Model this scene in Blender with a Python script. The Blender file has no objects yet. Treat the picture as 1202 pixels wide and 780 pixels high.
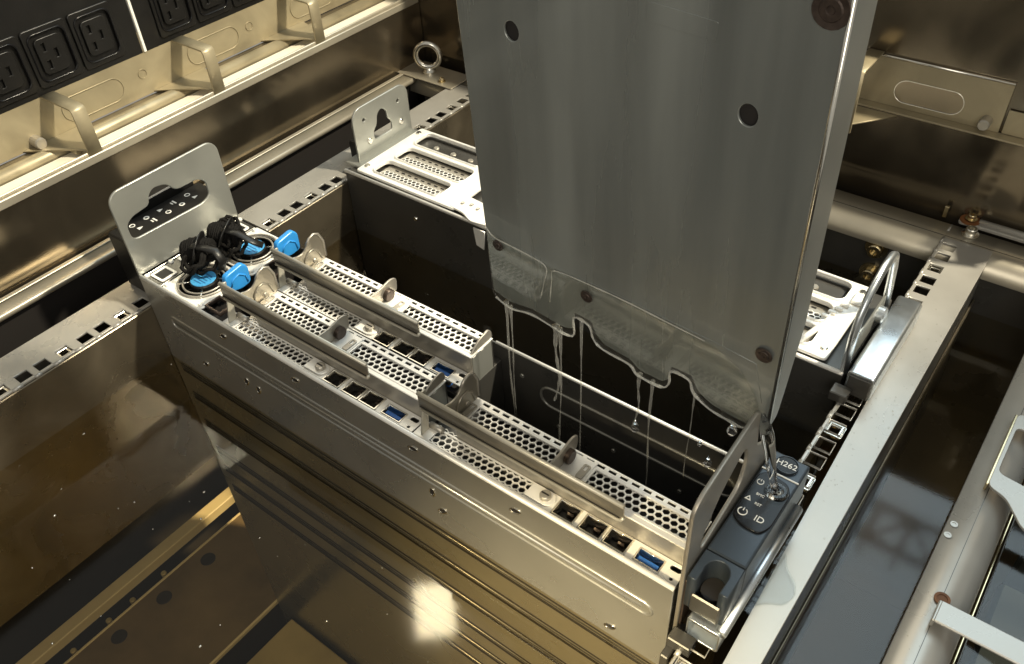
import bpy, bmesh, math, random
from mathutils import Matrix, Vector, Euler
from math import sin, cos, pi, radians
random.seed(7)
S = bpy.context.scene
COL = S.collection

# ------------------------------------------------------------------ camera
cam_d = bpy.data.cameras.new('camera'); cam = bpy.data.objects.new('camera', cam_d); COL.objects.link(cam)
cam.matrix_world = Matrix(((0.79646277, -0.37717756, 0.47263532, 0.53070605),
                           (0.60298896, 0.55394747, -0.57406142, -0.21911829),
                           (-0.04529205, 0.74221243, 0.66863244, 0.37856418),
                           (0, 0, 0, 1)))
cam_d.sensor_width = 36; cam_d.lens = 1008.81 / 1202 * 36
cam_d.clip_start = 0.01; cam_d.clip_end = 100
S.camera = cam
# ------------------------------------------------------------------ world and lamps
W = bpy.data.worlds.new('World'); S.world = W; W.use_nodes = True
bg = W.node_tree.nodes['Background']; bg.inputs[0].default_value = (0.84, 0.81, 0.72, 1); bg.inputs[1].default_value = 0.36
def area(name, loc, target, sx, sy, radiance, color):
    L = bpy.data.lights.new(name, 'AREA'); L.shape = 'RECTANGLE'; L.size = sx; L.size_y = sy
    L.energy = radiance * pi * sx * sy; L.color = color
    o = bpy.data.objects.new(name, L); COL.objects.link(o); o.location = loc
    o.rotation_euler = (Vector(target) - Vector(loc)).to_track_quat('-Z', 'Y').to_euler()
    return o
area('cool_ceiling_light', (0.55, 2.15, 2.62), (0.55, 2.15, 0), 2.2, 2.2, 2.7, (0.72, 0.91, 1.0))
area('warm_ceiling_light', (-2.75, 3.1, 2.62), (-2.75, 3.1, 0), 4.1, 3.5, 1.9, (1.0, 0.89, 0.68))
area('warm_far_light', (0.55, 4.4, 2.62), (0.55, 4.4, 0), 2.2, 2.0, 0.55, (1.0, 0.80, 0.50))
area('warm_spot_lamp', (-0.888, 0.925, 2.5), (-0.3, 0.3, 0), 0.15, 0.20, 27, (1.0, 0.85, 0.55))
area('soft_front_fill', (0.86, -0.62, 0.50), (0.30, 0.0, -0.06), 0.5, 0.5, 3.6, (1.0, 0.93, 0.80))  # added fill to open the front shadows, not a lamp of the place
L = bpy.data.lights.new('warm_front_lamp', 'SPOT'); L.energy = 72; L.color = (1.0, 0.83, 0.50); L.spot_size = radians(28); L.spot_blend = 0.75; L.shadow_soft_size = 0.05
o = bpy.data.objects.new('warm_front_lamp', L); COL.objects.link(o); o.location = (0.43, -0.62, 0.42)
o.rotation_euler = (Vector((0.43, 0.0, -0.20)) - o.location).to_track_quat('-Z', 'Y').to_euler()
L = bpy.data.lights.new('warm_key_lamp', 'SPOT'); L.energy = 310; L.color = (1.0, 0.90, 0.69); L.spot_size = radians(32.5); L.spot_blend = 0.16; L.shadow_soft_size = 0.06
key = bpy.data.objects.new('warm_key_lamp', L); COL.objects.link(key); key.location = (1.50, 0.75, 1.75)
key.rotation_euler = (Vector((-0.15, 0.50, 0.0)) - key.location).to_track_quat('-Z', 'Y').to_euler()
S.view_settings.view_transform = 'Standard'; S.view_settings.look = 'None'
S.view_settings.exposure = 0.3; S.view_settings.gamma = 1.0; S.view_settings.use_curve_mapping = False
S.cycles.max_bounces = 10; S.cycles.transparent_max_bounces = 16; S.cycles.transmission_bounces = 8
S.cycles.use_denoising = True
S.cycles.sample_clamp_indirect = 6

# ------------------------------------------------------------------ materials
def mat(name, base, rough=0.4, metal=0.0, var=0.0, scale=40, bump=0.0, bscale=300, rvar=0.0, coat=0.0, stretch=(1, 1, 1), spec=0.5, warp=0.0):
    m = bpy.data.materials.new(name); m.use_nodes = True
    N = m.node_tree.nodes; L = m.node_tree.links; b = N['Principled BSDF']
    b.inputs['Base Color'].default_value = (*base, 1); b.inputs['Roughness'].default_value = rough
    b.inputs['Metallic'].default_value = metal; b.inputs['Coat Weight'].default_value = coat
    b.inputs['Specular IOR Level'].default_value = spec
    if coat: b.inputs['Coat Roughness'].default_value = 0.05
    if var or bump or rvar:
        tc = N.new('ShaderNodeTexCoord'); mp = N.new('ShaderNodeMapping'); mp.inputs['Scale'].default_value = stretch
        L.new(tc.outputs['Object'], mp.inputs['Vector'])
        n = N.new('ShaderNodeTexNoise'); n.inputs['Scale'].default_value = scale; n.inputs['Detail'].default_value = 6
        n.inputs['Distortion'].default_value = warp
        L.new(mp.outputs[0], n.inputs['Vector'])
        if var:
            r = N.new('ShaderNodeMapRange'); r.inputs[1].default_value = 0.3; r.inputs[2].default_value = 0.7
            r.inputs[3].default_value = 1 - var; r.inputs[4].default_value = 1 + var * 0.6
            L.new(n.outputs['Fac'], r.inputs[0])
            x = N.new('ShaderNodeVectorMath'); x.operation = 'SCALE'; x.inputs[0].default_value = base
            L.new(r.outputs[0], x.inputs['Scale']); L.new(x.outputs[0], b.inputs['Base Color'])
        if rvar:
            r2 = N.new('ShaderNodeMapRange'); r2.inputs[1].default_value = 0.3; r2.inputs[2].default_value = 0.7
            r2.inputs[3].default_value = max(0.03, rough - rvar); r2.inputs[4].default_value = rough + rvar
            L.new(n.outputs['Fac'], r2.inputs[0]); L.new(r2.outputs[0], b.inputs['Roughness'])
        if bump:
            n2 = N.new('ShaderNodeTexNoise'); n2.inputs['Scale'].default_value = bscale; n2.inputs['Detail'].default_value = 3
            L.new(mp.outputs[0], n2.inputs['Vector'])
            bp = N.new('ShaderNodeBump'); bp.inputs['Strength'].default_value = bump; bp.inputs['Distance'].default_value = 0.002
            L.new(n2.outputs['Fac'], bp.inputs['Height']); L.new(bp.outputs[0], b.inputs['Normal'])
    return m
M = {}
M['stainless'] = mat('stainless_steel', (0.46, 0.42, 0.335), 0.34, 0.55, 0.10, 18, 0.03, 120, 0.06)
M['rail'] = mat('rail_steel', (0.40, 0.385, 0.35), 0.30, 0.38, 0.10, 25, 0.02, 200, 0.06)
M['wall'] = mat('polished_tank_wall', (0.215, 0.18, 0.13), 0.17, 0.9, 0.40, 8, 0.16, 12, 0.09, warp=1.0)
M['bracket'] = mat('bracket_sheet', (0.37, 0.315, 0.205), 0.42, 0.4, 0.22, 22, 0.02, 300, 0.08, warp=1.0)
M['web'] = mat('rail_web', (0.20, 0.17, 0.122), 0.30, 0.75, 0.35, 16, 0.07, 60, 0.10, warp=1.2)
M['galv'] = mat('zinc_sheet', (0.37, 0.375, 0.345), 0.32, 0.6, 0.14, 14, 0.02, 160, 0.06)
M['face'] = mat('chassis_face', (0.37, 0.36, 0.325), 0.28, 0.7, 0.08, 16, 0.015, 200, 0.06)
M['plated'] = mat('nickel_plated_sheet', (0.92, 0.90, 0.85), 0.38, 0.35, 0.05, 60, 0.02, 400, 0.05)
M['handle'] = mat('handle_steel', (0.44, 0.41, 0.355), 0.42, 0.7, 0.10, 60, 0.02, 400, 0.06)
M['bar'] = mat('handle_bar_steel', (0.33, 0.30, 0.245), 0.38, 0.7, 0.16, 70, 0.03, 500, 0.08)
M['sheet'] = mat('bracket_plating', (0.62, 0.585, 0.49), 0.40, 0.5, 0.08, 60, 0.02, 400, 0.05)
M['wet'] = mat('wet_zinc_sheet', (0.275, 0.290, 0.275), 0.26, 0.5, 0.30, 9, 0.06, 40, 0.12, coat=0.5, stretch=(3.2, 3.2, 0.30))
M['bright'] = mat('bright_steel', (0.78, 0.75, 0.68), 0.22, 1.0, 0.05, 90)
M['brass'] = mat('yellow_zinc', (0.62, 0.52, 0.33), 0.25, 1.0, 0.1, 90)
M['alu'] = mat('aluminium_channel', (0.62, 0.66, 0.69), 0.30, 0.95, 0.06, 60, 0.02, 300, 0.05)
M['black'] = mat('black_plastic', (0.009, 0.0085, 0.008), 0.36, 0, 0.2, 80, 0.05, 900, spec=0.35)
M['void'] = mat('opening_shade', (0.012, 0.010, 0.009), 0.6, 0)  # near-black colour standing for the shade inside openings and gaps
M['gloss'] = mat('gloss_black', (0.006, 0.006, 0.007), 0.22, 0, spec=0.25)
M['cloth'] = mat('black_webbing', (0.007, 0.006, 0.005), 0.8, 0, 0.3, 200, 0.5, 1400, spec=0.2)
M['blue'] = mat('blue_plastic', (0.03, 0.26, 0.66), 0.36, 0, 0.08, 120)
M['sticker'] = mat('blue_sticker', (0.07, 0.36, 0.70), 0.42, 0, 0.25, 500)
M['stickerink'] = mat('sticker_ink', (0.03, 0.13, 0.34), 0.5)
M['usb'] = mat('usb_tongue', (0.02, 0.12, 0.42), 0.35)
M['slate'] = mat('slate_cover', (0.040, 0.050, 0.062), 0.34, 0.4, 0.12, 40, 0.02, 500)
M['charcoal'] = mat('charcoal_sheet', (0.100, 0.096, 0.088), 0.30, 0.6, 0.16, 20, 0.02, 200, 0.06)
M['white'] = mat('white_print', (0.80, 0.79, 0.74), 0.5)
M['cream'] = mat('cream_liner', (0.82, 0.76, 0.62), 0.5, 0, 0.04, 60)
M['brassbar'] = mat('bath_bright_bar', (0.97, 0.80, 0.46), 0.35, 0.0, 0.06, 30)
M['brown'] = mat('bath_plate', (0.30, 0.215, 0.11), 0.42, 0.2, 0.3, 14, 0.05, 60)
M['goldplate'] = mat('bath_light_plate', (0.62, 0.50, 0.25), 0.45, 0.1, 0.18, 16)
M['deep'] = mat('bath_floor', (0.030, 0.024, 0.016), 0.6, 0, 0.3, 20)
M['rust'] = mat('rust_stain', (0.20, 0.075, 0.022), 0.6, 0.2, 0.5, 120)
M['dkscrew'] = mat('dark_screw', (0.075, 0.055, 0.045), 0.4, 0.6, 0.4, 300)
M['truss'] = mat('truss_paint', (0.85, 0.86, 0.85), 0.35, 0.6)

def glassy(name, tint=(1, 1, 1), bump=0.0, bscale=60, ior=1.33, rough=0.0, milky=0.0):
    m = bpy.data.materials.new(name); m.use_nodes = True
    N = m.node_tree.nodes; L = m.node_tree.links; N.remove(N['Principled BSDF']); out = N['Material Output']
    fr = N.new('ShaderNodeFresnel'); fr.inputs[0].default_value = ior
    geo = N.new('ShaderNodeNewGeometry'); mi = N.new('ShaderNodeMath'); mi.operation = 'MULTIPLY_ADD'; mi.inputs[1].default_value = 1 / ior - ior; mi.inputs[2].default_value = ior
    L.new(geo.outputs['Backfacing'], mi.inputs[0]); L.new(mi.outputs[0], fr.inputs[0])   # same Fresnel from both sides: light enters and leaves the unbent surface alike
    tr = N.new('ShaderNodeBsdfTransparent'); tr.inputs[0].default_value = (*tint, 1)
    gl = N.new('ShaderNodeBsdfGlossy'); gl.inputs['Roughness'].default_value = rough
    mx = N.new('ShaderNodeMixShader')
    L.new(fr.outputs[0], mx.inputs[0]); L.new(tr.outputs[0], mx.inputs[1]); L.new(gl.outputs[0], mx.inputs[2]); L.new(mx.outputs[0], out.inputs[0])
    if milky:
        df = N.new('ShaderNodeBsdfDiffuse'); df.inputs[0].default_value = (0.9, 0.88, 0.82, 1); m2 = N.new('ShaderNodeMixShader'); m2.inputs[0].default_value = milky
        L.new(mx.outputs[0], m2.inputs[1]); L.new(df.outputs[0], m2.inputs[2]); L.new(m2.outputs[0], out.inputs[0])
    if bump:
        tc = N.new('ShaderNodeTexCoord'); n = N.new('ShaderNodeTexNoise'); n.inputs['Scale'].default_value = bscale; n.inputs['Detail'].default_value = 1
        L.new(tc.outputs['Object'], n.inputs['Vector'])
        bp = N.new('ShaderNodeBump'); bp.inputs['Strength'].default_value = bump; bp.inputs['Distance'].default_value = 0.002
        L.new(n.outputs['Fac'], bp.inputs['Height']); L.new(bp.outputs[0], fr.inputs['Normal']); L.new(bp.outputs[0], gl.inputs['Normal'])
    return m
M['fluid'] = glassy('cooling_fluid_surface', (0.89, 0.82, 0.66), 0.03, 9, 1.5, 0.06)
def clear(name, bump=0.0, bscale=200):
    m = bpy.data.materials.new(name); m.use_nodes = True
    N = m.node_tree.nodes; L = m.node_tree.links; b = N['Principled BSDF']
    b.inputs['Transmission Weight'].default_value = 1; b.inputs['Roughness'].default_value = 0.02; b.inputs['IOR'].default_value = 1.38
    b.inputs['Base Color'].default_value = (1, 1, 1, 1)
    if bump:
        tc = N.new('ShaderNodeTexCoord'); n = N.new('ShaderNodeTexNoise'); n.inputs['Scale'].default_value = bscale
        L.new(tc.outputs['Object'], n.inputs['Vector'])
        bp = N.new('ShaderNodeBump'); bp.inputs['Strength'].default_value = bump; bp.inputs['Distance'].default_value = 0.002
        L.new(n.outputs['Fac'], bp.inputs['Height']); L.new(bp.outputs[0], b.inputs['Normal'])
    return m
M['clear'] = clear('clear_fluid'); M['drip'] = glassy('falling_clear_fluid', (0.97, 0.97, 0.95), 0.0, 60, 1.5, 0.0, 0.10); M['film'] = glassy('clear_fluid_film', (0.98, 0.98, 0.96), 0.03, 90, 1.42, 0.0, 0.012); M['thin'] = glassy('thin_clear_fluid', (0.97, 0.98, 0.98), 0, 60, 1.38)

# ------------------------------------------------------------------ mesh helpers
def link(name, me, m=None, parent=None, smooth=False):
    o = bpy.data.objects.new(name, me); COL.objects.link(o)
    if m is not None and not me.materials: me.materials.append(M[m])
    if parent is not None: o.parent = parent
    if smooth:
        for p in me.polygons: p.use_smooth = True
    return o
def tag(o, label=None, cat=None, group=None, kind=None):
    for k, v in (('label', label), ('category', cat), ('group', group), ('kind', kind)):
        if v: o[k] = v
    return o
def thing(name, loc, label, cat, group=None, rot=(0, 0, 0)):
    o = bpy.data.objects.new(name, None); COL.objects.link(o); o.location = loc; o.rotation_euler = rot; o.empty_display_size = 0.01
    return tag(o, label, cat, group)
def frombm(bm, name):
    me = bpy.data.meshes.new(name); bm.to_mesh(me); bm.free(); return me
def boxmesh(x0, x1, y0, y1, z0, z1, bev=0.0004, seg=1):
    bm = bmesh.new(); bmesh.ops.create_cube(bm, size=1)
    for v in bm.verts: v.co = ((x0 + x1) / 2 + v.co.x * (x1 - x0), (y0 + y1) / 2 + v.co.y * (y1 - y0), (z0 + z1) / 2 + v.co.z * (z1 - z0))
    if bev: bmesh.ops.bevel(bm, geom=bm.edges[:], offset=bev, segments=seg, profile=0.5, affect='EDGES', clamp_overlap=True)
    return frombm(bm, 'box')
def box(name, b, m, parent=None, bev=0.0004, seg=1): return link(name, boxmesh(*b, bev, seg), m, parent)
AX = {'XY': Matrix(((1, 0, 0, 0), (0, 1, 0, 0), (0, 0, 1, 0), (0, 0, 0, 1))),
      'YZ': Matrix(((0, 0, 1, 0), (1, 0, 0, 0), (0, 1, 0, 0), (0, 0, 0, 1))),
      'XZ': Matrix(((1, 0, 0, 0), (0, 0, -1, 0), (0, 1, 0, 0), (0, 0, 0, 1)))}
def platemesh(outer, holes, plane, at, th, bev=0.0003, res=1):
    """flat sheet: outline and holes in the plane's two axes, centred on `at` along the third, thickness th"""
    cu = bpy.data.curves.new('c', 'CURVE'); cu.dimensions = '2D'; cu.fill_mode = 'BOTH'
    cu.extrude = max(th / 2 - bev, 1e-5); cu.bevel_depth = bev; cu.bevel_resolution = res; cu.offset = -bev
    for loop in [outer] + list(holes):
        sp = cu.splines.new('POLY'); sp.points.add(len(loop) - 1); sp.use_cyclic_u = True
        for p, (a, b) in zip(sp.points, loop): p.co = (a, b, 0, 1)
    ob = bpy.data.objects.new('c', cu); COL.objects.link(ob)
    dg = bpy.context.evaluated_depsgraph_get(); me = bpy.data.meshes.new_from_object(ob.evaluated_get(dg))
    bpy.data.objects.remove(ob); bpy.data.curves.remove(cu); me.materials.clear()
    T = AX[plane].copy()
    off = {'XY': (0, 0, at), 'YZ': (at, 0, 0), 'XZ': (0, at, 0)}[plane]
    me.transform(Matrix.Translation(off) @ T); return me
def plate(name, outer, holes, plane, at, th, m, parent=None, bev=0.0003, res=1):
    return link(name, platemesh(outer, holes, plane, at, th, bev, res), m, parent)
def rect(a0, a1, b0, b1): return [(a0, b0), (a1, b0), (a1, b1), (a0, b1)]
def rr(a0, a1, b0, b1, r, n=5):
    out = []
    for cx, cy, t0 in ((a1 - r, b0 + r, -90), (a1 - r, b1 - r, 0), (a0 + r, b1 - r, 90), (a0 + r, b0 + r, 180)):
        for i in range(n + 1):
            t = radians(t0 + 90 * i / n); out.append((cx + r * cos(t), cy + r * sin(t)))
    return out
def circ(cx, cy, r, n=20, ry=None): return [(cx + r * cos(2 * pi * i / n), cy + (ry or r) * sin(2 * pi * i / n)) for i in range(n)]
def rounded(pts, r, n=4):
    """round the corners of a polygon"""
    out = []; k = len(pts)
    for i in range(k):
        p0, p, p1 = Vector(pts[i - 1]), Vector(pts[i]), Vector(pts[(i + 1) % k])
        a = (p0 - p); b = (p1 - p); d = min(r, a.length * 0.45, b.length * 0.45)
        A = p + a.normalized() * d; B = p + b.normalized() * d
        for j in range(n + 1):
            t = j / n; q = A * (1 - t) ** 2 + p * 2 * t * (1 - t) + B * t * t; out.append((q.x, q.y))
    return out
def prismmesh(prof, plane, a0, a1, smooth=False):
    """closed profile in `plane` swept from a0 to a1 along the third axis"""
    return platemesh(prof, [], plane, (a0 + a1) / 2, a1 - a0, 0.0002, 0)
def tubemesh(pts, rad, n=8, cyclic=False, flat=None):
    pts = [Vector(p) for p in pts]; k = len(pts)
    rads = rad if isinstance(rad, (list, tuple)) else [rad] * k
    bm = bmesh.new(); rings = []; nrm = None
    for i, p in enumerate(pts):
        if cyclic: t = (pts[(i + 1) % k] - pts[i - 1]).normalized()
        else: t = (pts[min(i + 1, k - 1)] - pts[max(i - 1, 0)]).normalized()
        if nrm is None:
            nrm = Vector((0, 0, 1)) if abs(t.z) < 0.9 else Vector((1, 0, 0))
        nrm = (nrm - t * nrm.dot(t)).normalized(); bi = t.cross(nrm)
        r = rads[i]; fa, fb = flat or (1, 1)
        rings.append([bm.verts.new(p + nrm * (r * fa * cos(2 * pi * j / n)) + bi * (r * fb * sin(2 * pi * j / n))) for j in range(n)])
    m = k if cyclic else k - 1
    for i in range(m):
        A, B = rings[i], rings[(i + 1) % k]
        for j in range(n): bm.faces.new((A[j], A[(j + 1) % n], B[(j + 1) % n], B[j]))
    if not cyclic: bm.faces.new(rings[0][::-1]); bm.faces.new(rings[-1])
    bmesh.ops.recalc_face_normals(bm, faces=bm.faces[:])
    return frombm(bm, 'tube')
def tube(name, pts, rad, m, parent=None, n=8, cyclic=False, flat=None): return link(name, tubemesh(pts, rad, n, cyclic, flat), m, parent, True)
def lathemesh(prof, n=20, axis='Z', at=(0, 0, 0)):
    bm = bmesh.new(); rings = []
    for r, h in prof:
        rings.append([bm.verts.new((r * cos(2 * pi * j / n), r * sin(2 * pi * j / n), h)) for j in range(n)])
    for A, B in zip(rings, rings[1:]):
        for j in range(n): bm.faces.new((A[j], A[(j + 1) % n], B[(j + 1) % n], B[j]))
    bm.faces.new(rings[0][::-1]); bm.faces.new(rings[-1])
    T = {'Z': Matrix.Identity(4), 'X': Matrix.Rotation(pi / 2, 4, 'Y'), '-Y': Matrix.Rotation(pi / 2, 4, 'X'), '-X': Matrix.Rotation(-pi / 2, 4, 'Y')}[axis]
    bm.transform(Matrix.Translation(at) @ T); bmesh.ops.recalc_face_normals(bm, faces=bm.faces[:])
    return frombm(bm, 'lathe')
def lathe(name, prof, m, parent=None, n=20, axis='Z', at=(0, 0, 0)): return link(name, lathemesh(prof, n, axis, at), m, parent)
def join(*mes):
    bm = bmesh.new()
    for me in mes: bm.from_mesh(me)
    return frombm(bm, 'joined')
def screw(name, at, r, m, parent=None, axis='Z', h=0.0015):
    """pan head screw with a cross recess"""
    o = lathe(name, [(r, 0), (r, h * 0.5), (r * 0.8, h), (r * 0.2, h)], m, parent, 14, axis, at)
    return o
def bolt(name, at, r, m, parent=None, axis='Z'):
    """washer, flange and socket head with a hollow"""
    p = [(r * 1.55, 0), (r * 1.55, r * 0.3), (r, r * 0.35), (r, r * 1.3), (r * 0.9, r * 1.45), (r * 0.5, r * 1.45), (r * 0.45, r * 0.9), (0.0001, r * 0.9)]
    return lathe(name, p, m, parent, 18, axis, at)
def hexgrille(x0, x1, y0, y1, z, p=0.0045, hole=0.00212, d=0.0009):
    bm = bmesh.new(); R = p / math.sqrt(3); ry = p * math.sqrt(3) / 2; row = 0; y = y0 - ry * 0.3
    while y < y1 + ry * 0.6:
        x = x0 - (p / 2 if row % 2 else 0)
        while x < x1 + p * 0.6:
            o = [bm.verts.new((x + R * cos(pi / 6 + k * pi / 3), y + R * sin(pi / 6 + k * pi / 3), z)) for k in range(6)]
            i = [bm.verts.new((x + hole * cos(pi / 6 + k * pi / 3), y + hole * sin(pi / 6 + k * pi / 3), z)) for k in range(6)]
            w = [bm.verts.new((v.co.x, v.co.y, z - d)) for v in i]
            for k in range(6):
                l = (k + 1) % 6
                bm.faces.new((o[k], o[l], i[l], i[k])); bm.faces.new((i[k], i[l], w[l], w[k]))
            x += p
        y += ry; row += 1
    bmesh.ops.recalc_face_normals(bm, faces=bm.faces[:])
    for f in bm.faces:
        if abs(f.normal.z) > 0.9 and f.normal.z < 0: f.normal_flip()
    return frombm(bm, 'grille')
def text(name, s, size, mtx, m, parent=None, ext=0.00015):
    cu = bpy.data.curves.new('t', 'FONT'); cu.body = s; cu.size = size; cu.extrude = ext; cu.align_x = 'CENTER'; cu.align_y = 'CENTER'
    ob = bpy.data.objects.new('t', cu); COL.objects.link(ob)
    dg = bpy.context.evaluated_depsgraph_get(); me = bpy.data.meshes.new_from_object(ob.evaluated_get(dg))
    bpy.data.objects.remove(ob); bpy.data.curves.remove(cu); me.materials.clear(); me.transform(mtx)
    return link(name, me, m, parent)
def copy_tree(o, parent=None):
    c = o.copy(); COL.objects.link(c)
    c.parent = parent
    for ch in list(o.children): copy_tree(ch, c)
    return c

FZ = -0.079     # fluid level
RZ = -0.027     # top of rails and beams
# ================================================================== TANK (setting)
tag(box('tank_floor', (-0.34, 0.80, -0.60, 0.46, -0.545, -0.535), 'deep', None, 0), kind='structure')
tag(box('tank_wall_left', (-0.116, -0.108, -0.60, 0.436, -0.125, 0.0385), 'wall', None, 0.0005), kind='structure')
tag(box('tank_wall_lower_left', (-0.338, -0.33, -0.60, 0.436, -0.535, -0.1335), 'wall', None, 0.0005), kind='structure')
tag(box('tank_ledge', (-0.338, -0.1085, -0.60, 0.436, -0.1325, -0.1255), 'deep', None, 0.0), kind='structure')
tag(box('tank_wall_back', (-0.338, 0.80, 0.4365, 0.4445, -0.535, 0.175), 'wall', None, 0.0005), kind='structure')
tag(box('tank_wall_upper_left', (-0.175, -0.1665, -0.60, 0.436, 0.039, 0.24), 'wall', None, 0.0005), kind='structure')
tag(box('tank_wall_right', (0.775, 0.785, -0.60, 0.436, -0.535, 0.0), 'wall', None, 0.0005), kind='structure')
tag(box('tank_wall_front', (-0.338, 0.785, -0.61, -0.601, -0.535, 0.0), 'wall', None, 0.0005), kind='structure')
bm = bmesh.new(); bmesh.ops.create_grid(bm, x_segments=1, y_segments=1, size=0.5)
for v in bm.verts: v.co = (0.335 + v.co.x * 0.875, -0.0825 + v.co.y * 1.03, FZ)
tag(link('cooling_fluid', frombm(bm, 'f'), 'fluid'), kind='structure')

# ---- sunken plates on the bath floor seen through the fluid
tag(box('sunken_light_bar', (-0.1725, -0.1570, -0.45, 0.30, -0.464, -0.45), 'brassbar', None, 0.001), 'pale brass coloured bar lying under the fluid at lower left', 'bar')
sp = thing('sunken_plate', (-0.128, -0.45, -0.45), 'dull brown plate with dark round holes under the fluid beside the pale sunken bar', 'plate')
box('sheet', (0.0, 0.124, 0.0, 0.85, -0.006, 0.0), 'brown', sp, 0.001)
box('bright_edge', (-0.0016, 0.0010, 0.0, 0.85, -0.004, 0.0012), 'brassbar', sp, 0.0004)
box('bright_edge', (0.1232, 0.1258, 0.0, 0.85, -0.004, 0.0012), 'brassbar', sp, 0.0004)
for x, y in ((0.0200, 0.3805), (0.0198, 0.3236), (0.0200, 0.440), (0.0198, 0.262)):
    lathe('round_hole', [(0.0085, 0.0002), (0.0080, 0.0006), (0.0001, 0.0006)], 'deep', sp, 20, 'Z', (x, y, 0.0003))
for x, y in ((-0.0102, 0.3588), (-0.0102, 0.3287), (-0.0102, 0.286), (-0.0104, 0.400)):
    lathe('stud', [(0.0032, -0.02), (0.0032, -0.004), (0.0024, -0.003)], 'goldplate', sp, 14, 'Z', (x, y, 0))
tag(box('sunken_plate', (0.0255, 0.46, -0.45, -0.004, -0.456, -0.450), 'goldplate', None, 0.001), 'yellowish plate under the fluid at the foot of the server chassis', 'plate')

# ---- rack rails with square holes
YN = [0.1716 + 0.0478 * k for k in range(-9, 6)]
def rack_rail(name, xi, s, y0, y1, label, webd):
    """xi: inner edge, s: -1 when the flange runs to the left"""
    t = thing(name, (xi, y0, RZ), label, 'rack rail', 'rack rails with square holes')
    holes = []
    for yn in YN:
        for d in (-0.0168, 0, 0.0168):
            y = yn + d
            if y0 + 0.012 < y < y1 - 0.014:
                a, b = sorted((s * 0.0032, s * 0.0130)); holes.append(rect(a, b, y - y0 - 0.0047, y - y0 + 0.0047))
    w = 0.0395 if s < 0 else 0.037
    a, b = sorted((s * 0.0008, s * w))
    plate('flange', rounded(rect(a, b, 0, y1 - y0), 0.003), holes, 'XY', -0.0009, 0.0018, 'rail', t)
    a, b = sorted((0, s * 0.0016)); 
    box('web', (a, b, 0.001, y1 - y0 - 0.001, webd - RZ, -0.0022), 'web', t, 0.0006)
    # rolled inner edge, interrupted beside every hole
    ys = sorted({0.0, y1 - y0} | {round(v, 5) for h in holes for v in (h[0][1], h[2][1])})
    ed = None
    for i in range(0, len(ys) - 1, 2):
        if ys[i + 1] - ys[i] > 0.003:
            tube('edge_tab', [(s * 0.0014, ys[i], -0.0011), (s * 0.0014, ys[i + 1], -0.0011)], 0.00145, 'rail', t, 8)
    me = join(platemesh(rr(-0.0058, 0.0058, -0.0054, 0.0054, 0.001, 2), [rr(-0.0034, 0.0034, -0.0028, 0.0028, 0.001, 2)], 'XY', -0.0034, 0.0022, 0.0002),
              boxmesh(-0.0044, -0.0030, -0.0042, 0.0042, -0.004, -0.0012, 0.0003), boxmesh(0.0030, 0.0044, -0.0042, 0.0042, -0.004, -0.0012, 0.0003))
    me.materials.append(M['bright'])
    for yn in YN:
        if y0 + 0.012 < yn < y1 - 0.014:
            n = link('cage_nut', me, None, t); n.location = (s * 0.0081, yn - y0, 0)
    return t
rl = rack_rail('rack_rail', -0.001, -1, -0.50, 0.425, 'left steel rack rail with square holes running behind the tall slotted ear', -0.205)
rr_ = rack_rail('rack_rail', 0.4535, 1, -0.50, 0.4255, 'right steel rack rail with square holes and a wet puddle on it', -0.055)
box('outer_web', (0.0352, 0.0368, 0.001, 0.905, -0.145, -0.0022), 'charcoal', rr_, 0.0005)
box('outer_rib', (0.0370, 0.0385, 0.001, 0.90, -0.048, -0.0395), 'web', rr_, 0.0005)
bolt('bolt', (0.0166, 0.919, 0.0002), 0.0042, 'bright', rr_)

# ---- tank beams: flat top, rolled inner side
def beam_prof(w, r, d):  # a: across, 0 at outer edge; b: height below top
    pts = [(0, -d), (0, 0), (w - r, 0)]
    for i in range(1, 9):
        t = pi / 2 * i / 8; pts.append((w - r + r * sin(t), -r + r * cos(t)))
    return pts + [(w, -d)]
bl = thing('tank_beam', (-0.1045, -0.5, RZ), 'long left steel beam between the polished wall and the black gap', 'beam', 'tank beams')
pr = [(a, b) for a, b in beam_prof(0.0195, 0.0022, 0.0045)][::-1]
link('beam_body', prismmesh([(p[0], p[1]) for p in pr], 'XZ', 0, 0.93), 'stainless', bl)
box('top_strip', (0.0004, 0.0048, 0.0, 0.925, 0.0003, 0.0012), 'stainless', bl, 0.0003)
box('beam_shade_panel', (0.001, 0.0125, 0.0, 0.90, -0.12, -0.0048), 'void', bl, 0)  # black panel added so the beam's inner side reads as unlit
bb = thing('tank_beam', (-0.108, 0.3905, RZ), 'rear steel beam with rolled front crossing behind the far chassis', 'beam', 'tank beams')
pf = [(0.035 - a, b) for a, b in beam_prof(0.035, 0.0155, 0.0158)]
link('beam_body', prismmesh(pf, 'YZ', 0.0, 0.88), 'stainless', bb, )
box('seam', (0.0, 0.88, 0.0170, 0.0174, 0.0001, 0.0003), 'charcoal', bb, 0)
box('apron', (0.03, 0.86, 0.0062, 0.0076, -0.26, -0.0162), 'charcoal', bb, 0)
brr = thing('tank_beam', (0.5375, -0.5, RZ), 'right steel beam with rolled edge carrying bent straps', 'beam', 'tank beams')
link('beam_body', prismmesh([(a, b) for a, b in beam_prof(0.027, 0.0150, 0.028)], 'XZ', 0, 0.925), 'rail', brr)
box('seam', (0.0118, 0.0121, 0, 0.925, 0.0001, 0.0003), 'charcoal', brr, 0)
box('lower_lip', (0.0280, 0.0292, 0.0, 0.88, -0.034, -0.016), 'brass', brr, 0.0004)
box('inner_lip', (0.0302, 0.0310, 0.0, 0.88, -0.040, -0.020), 'charcoal', brr, 0.0003)
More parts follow.
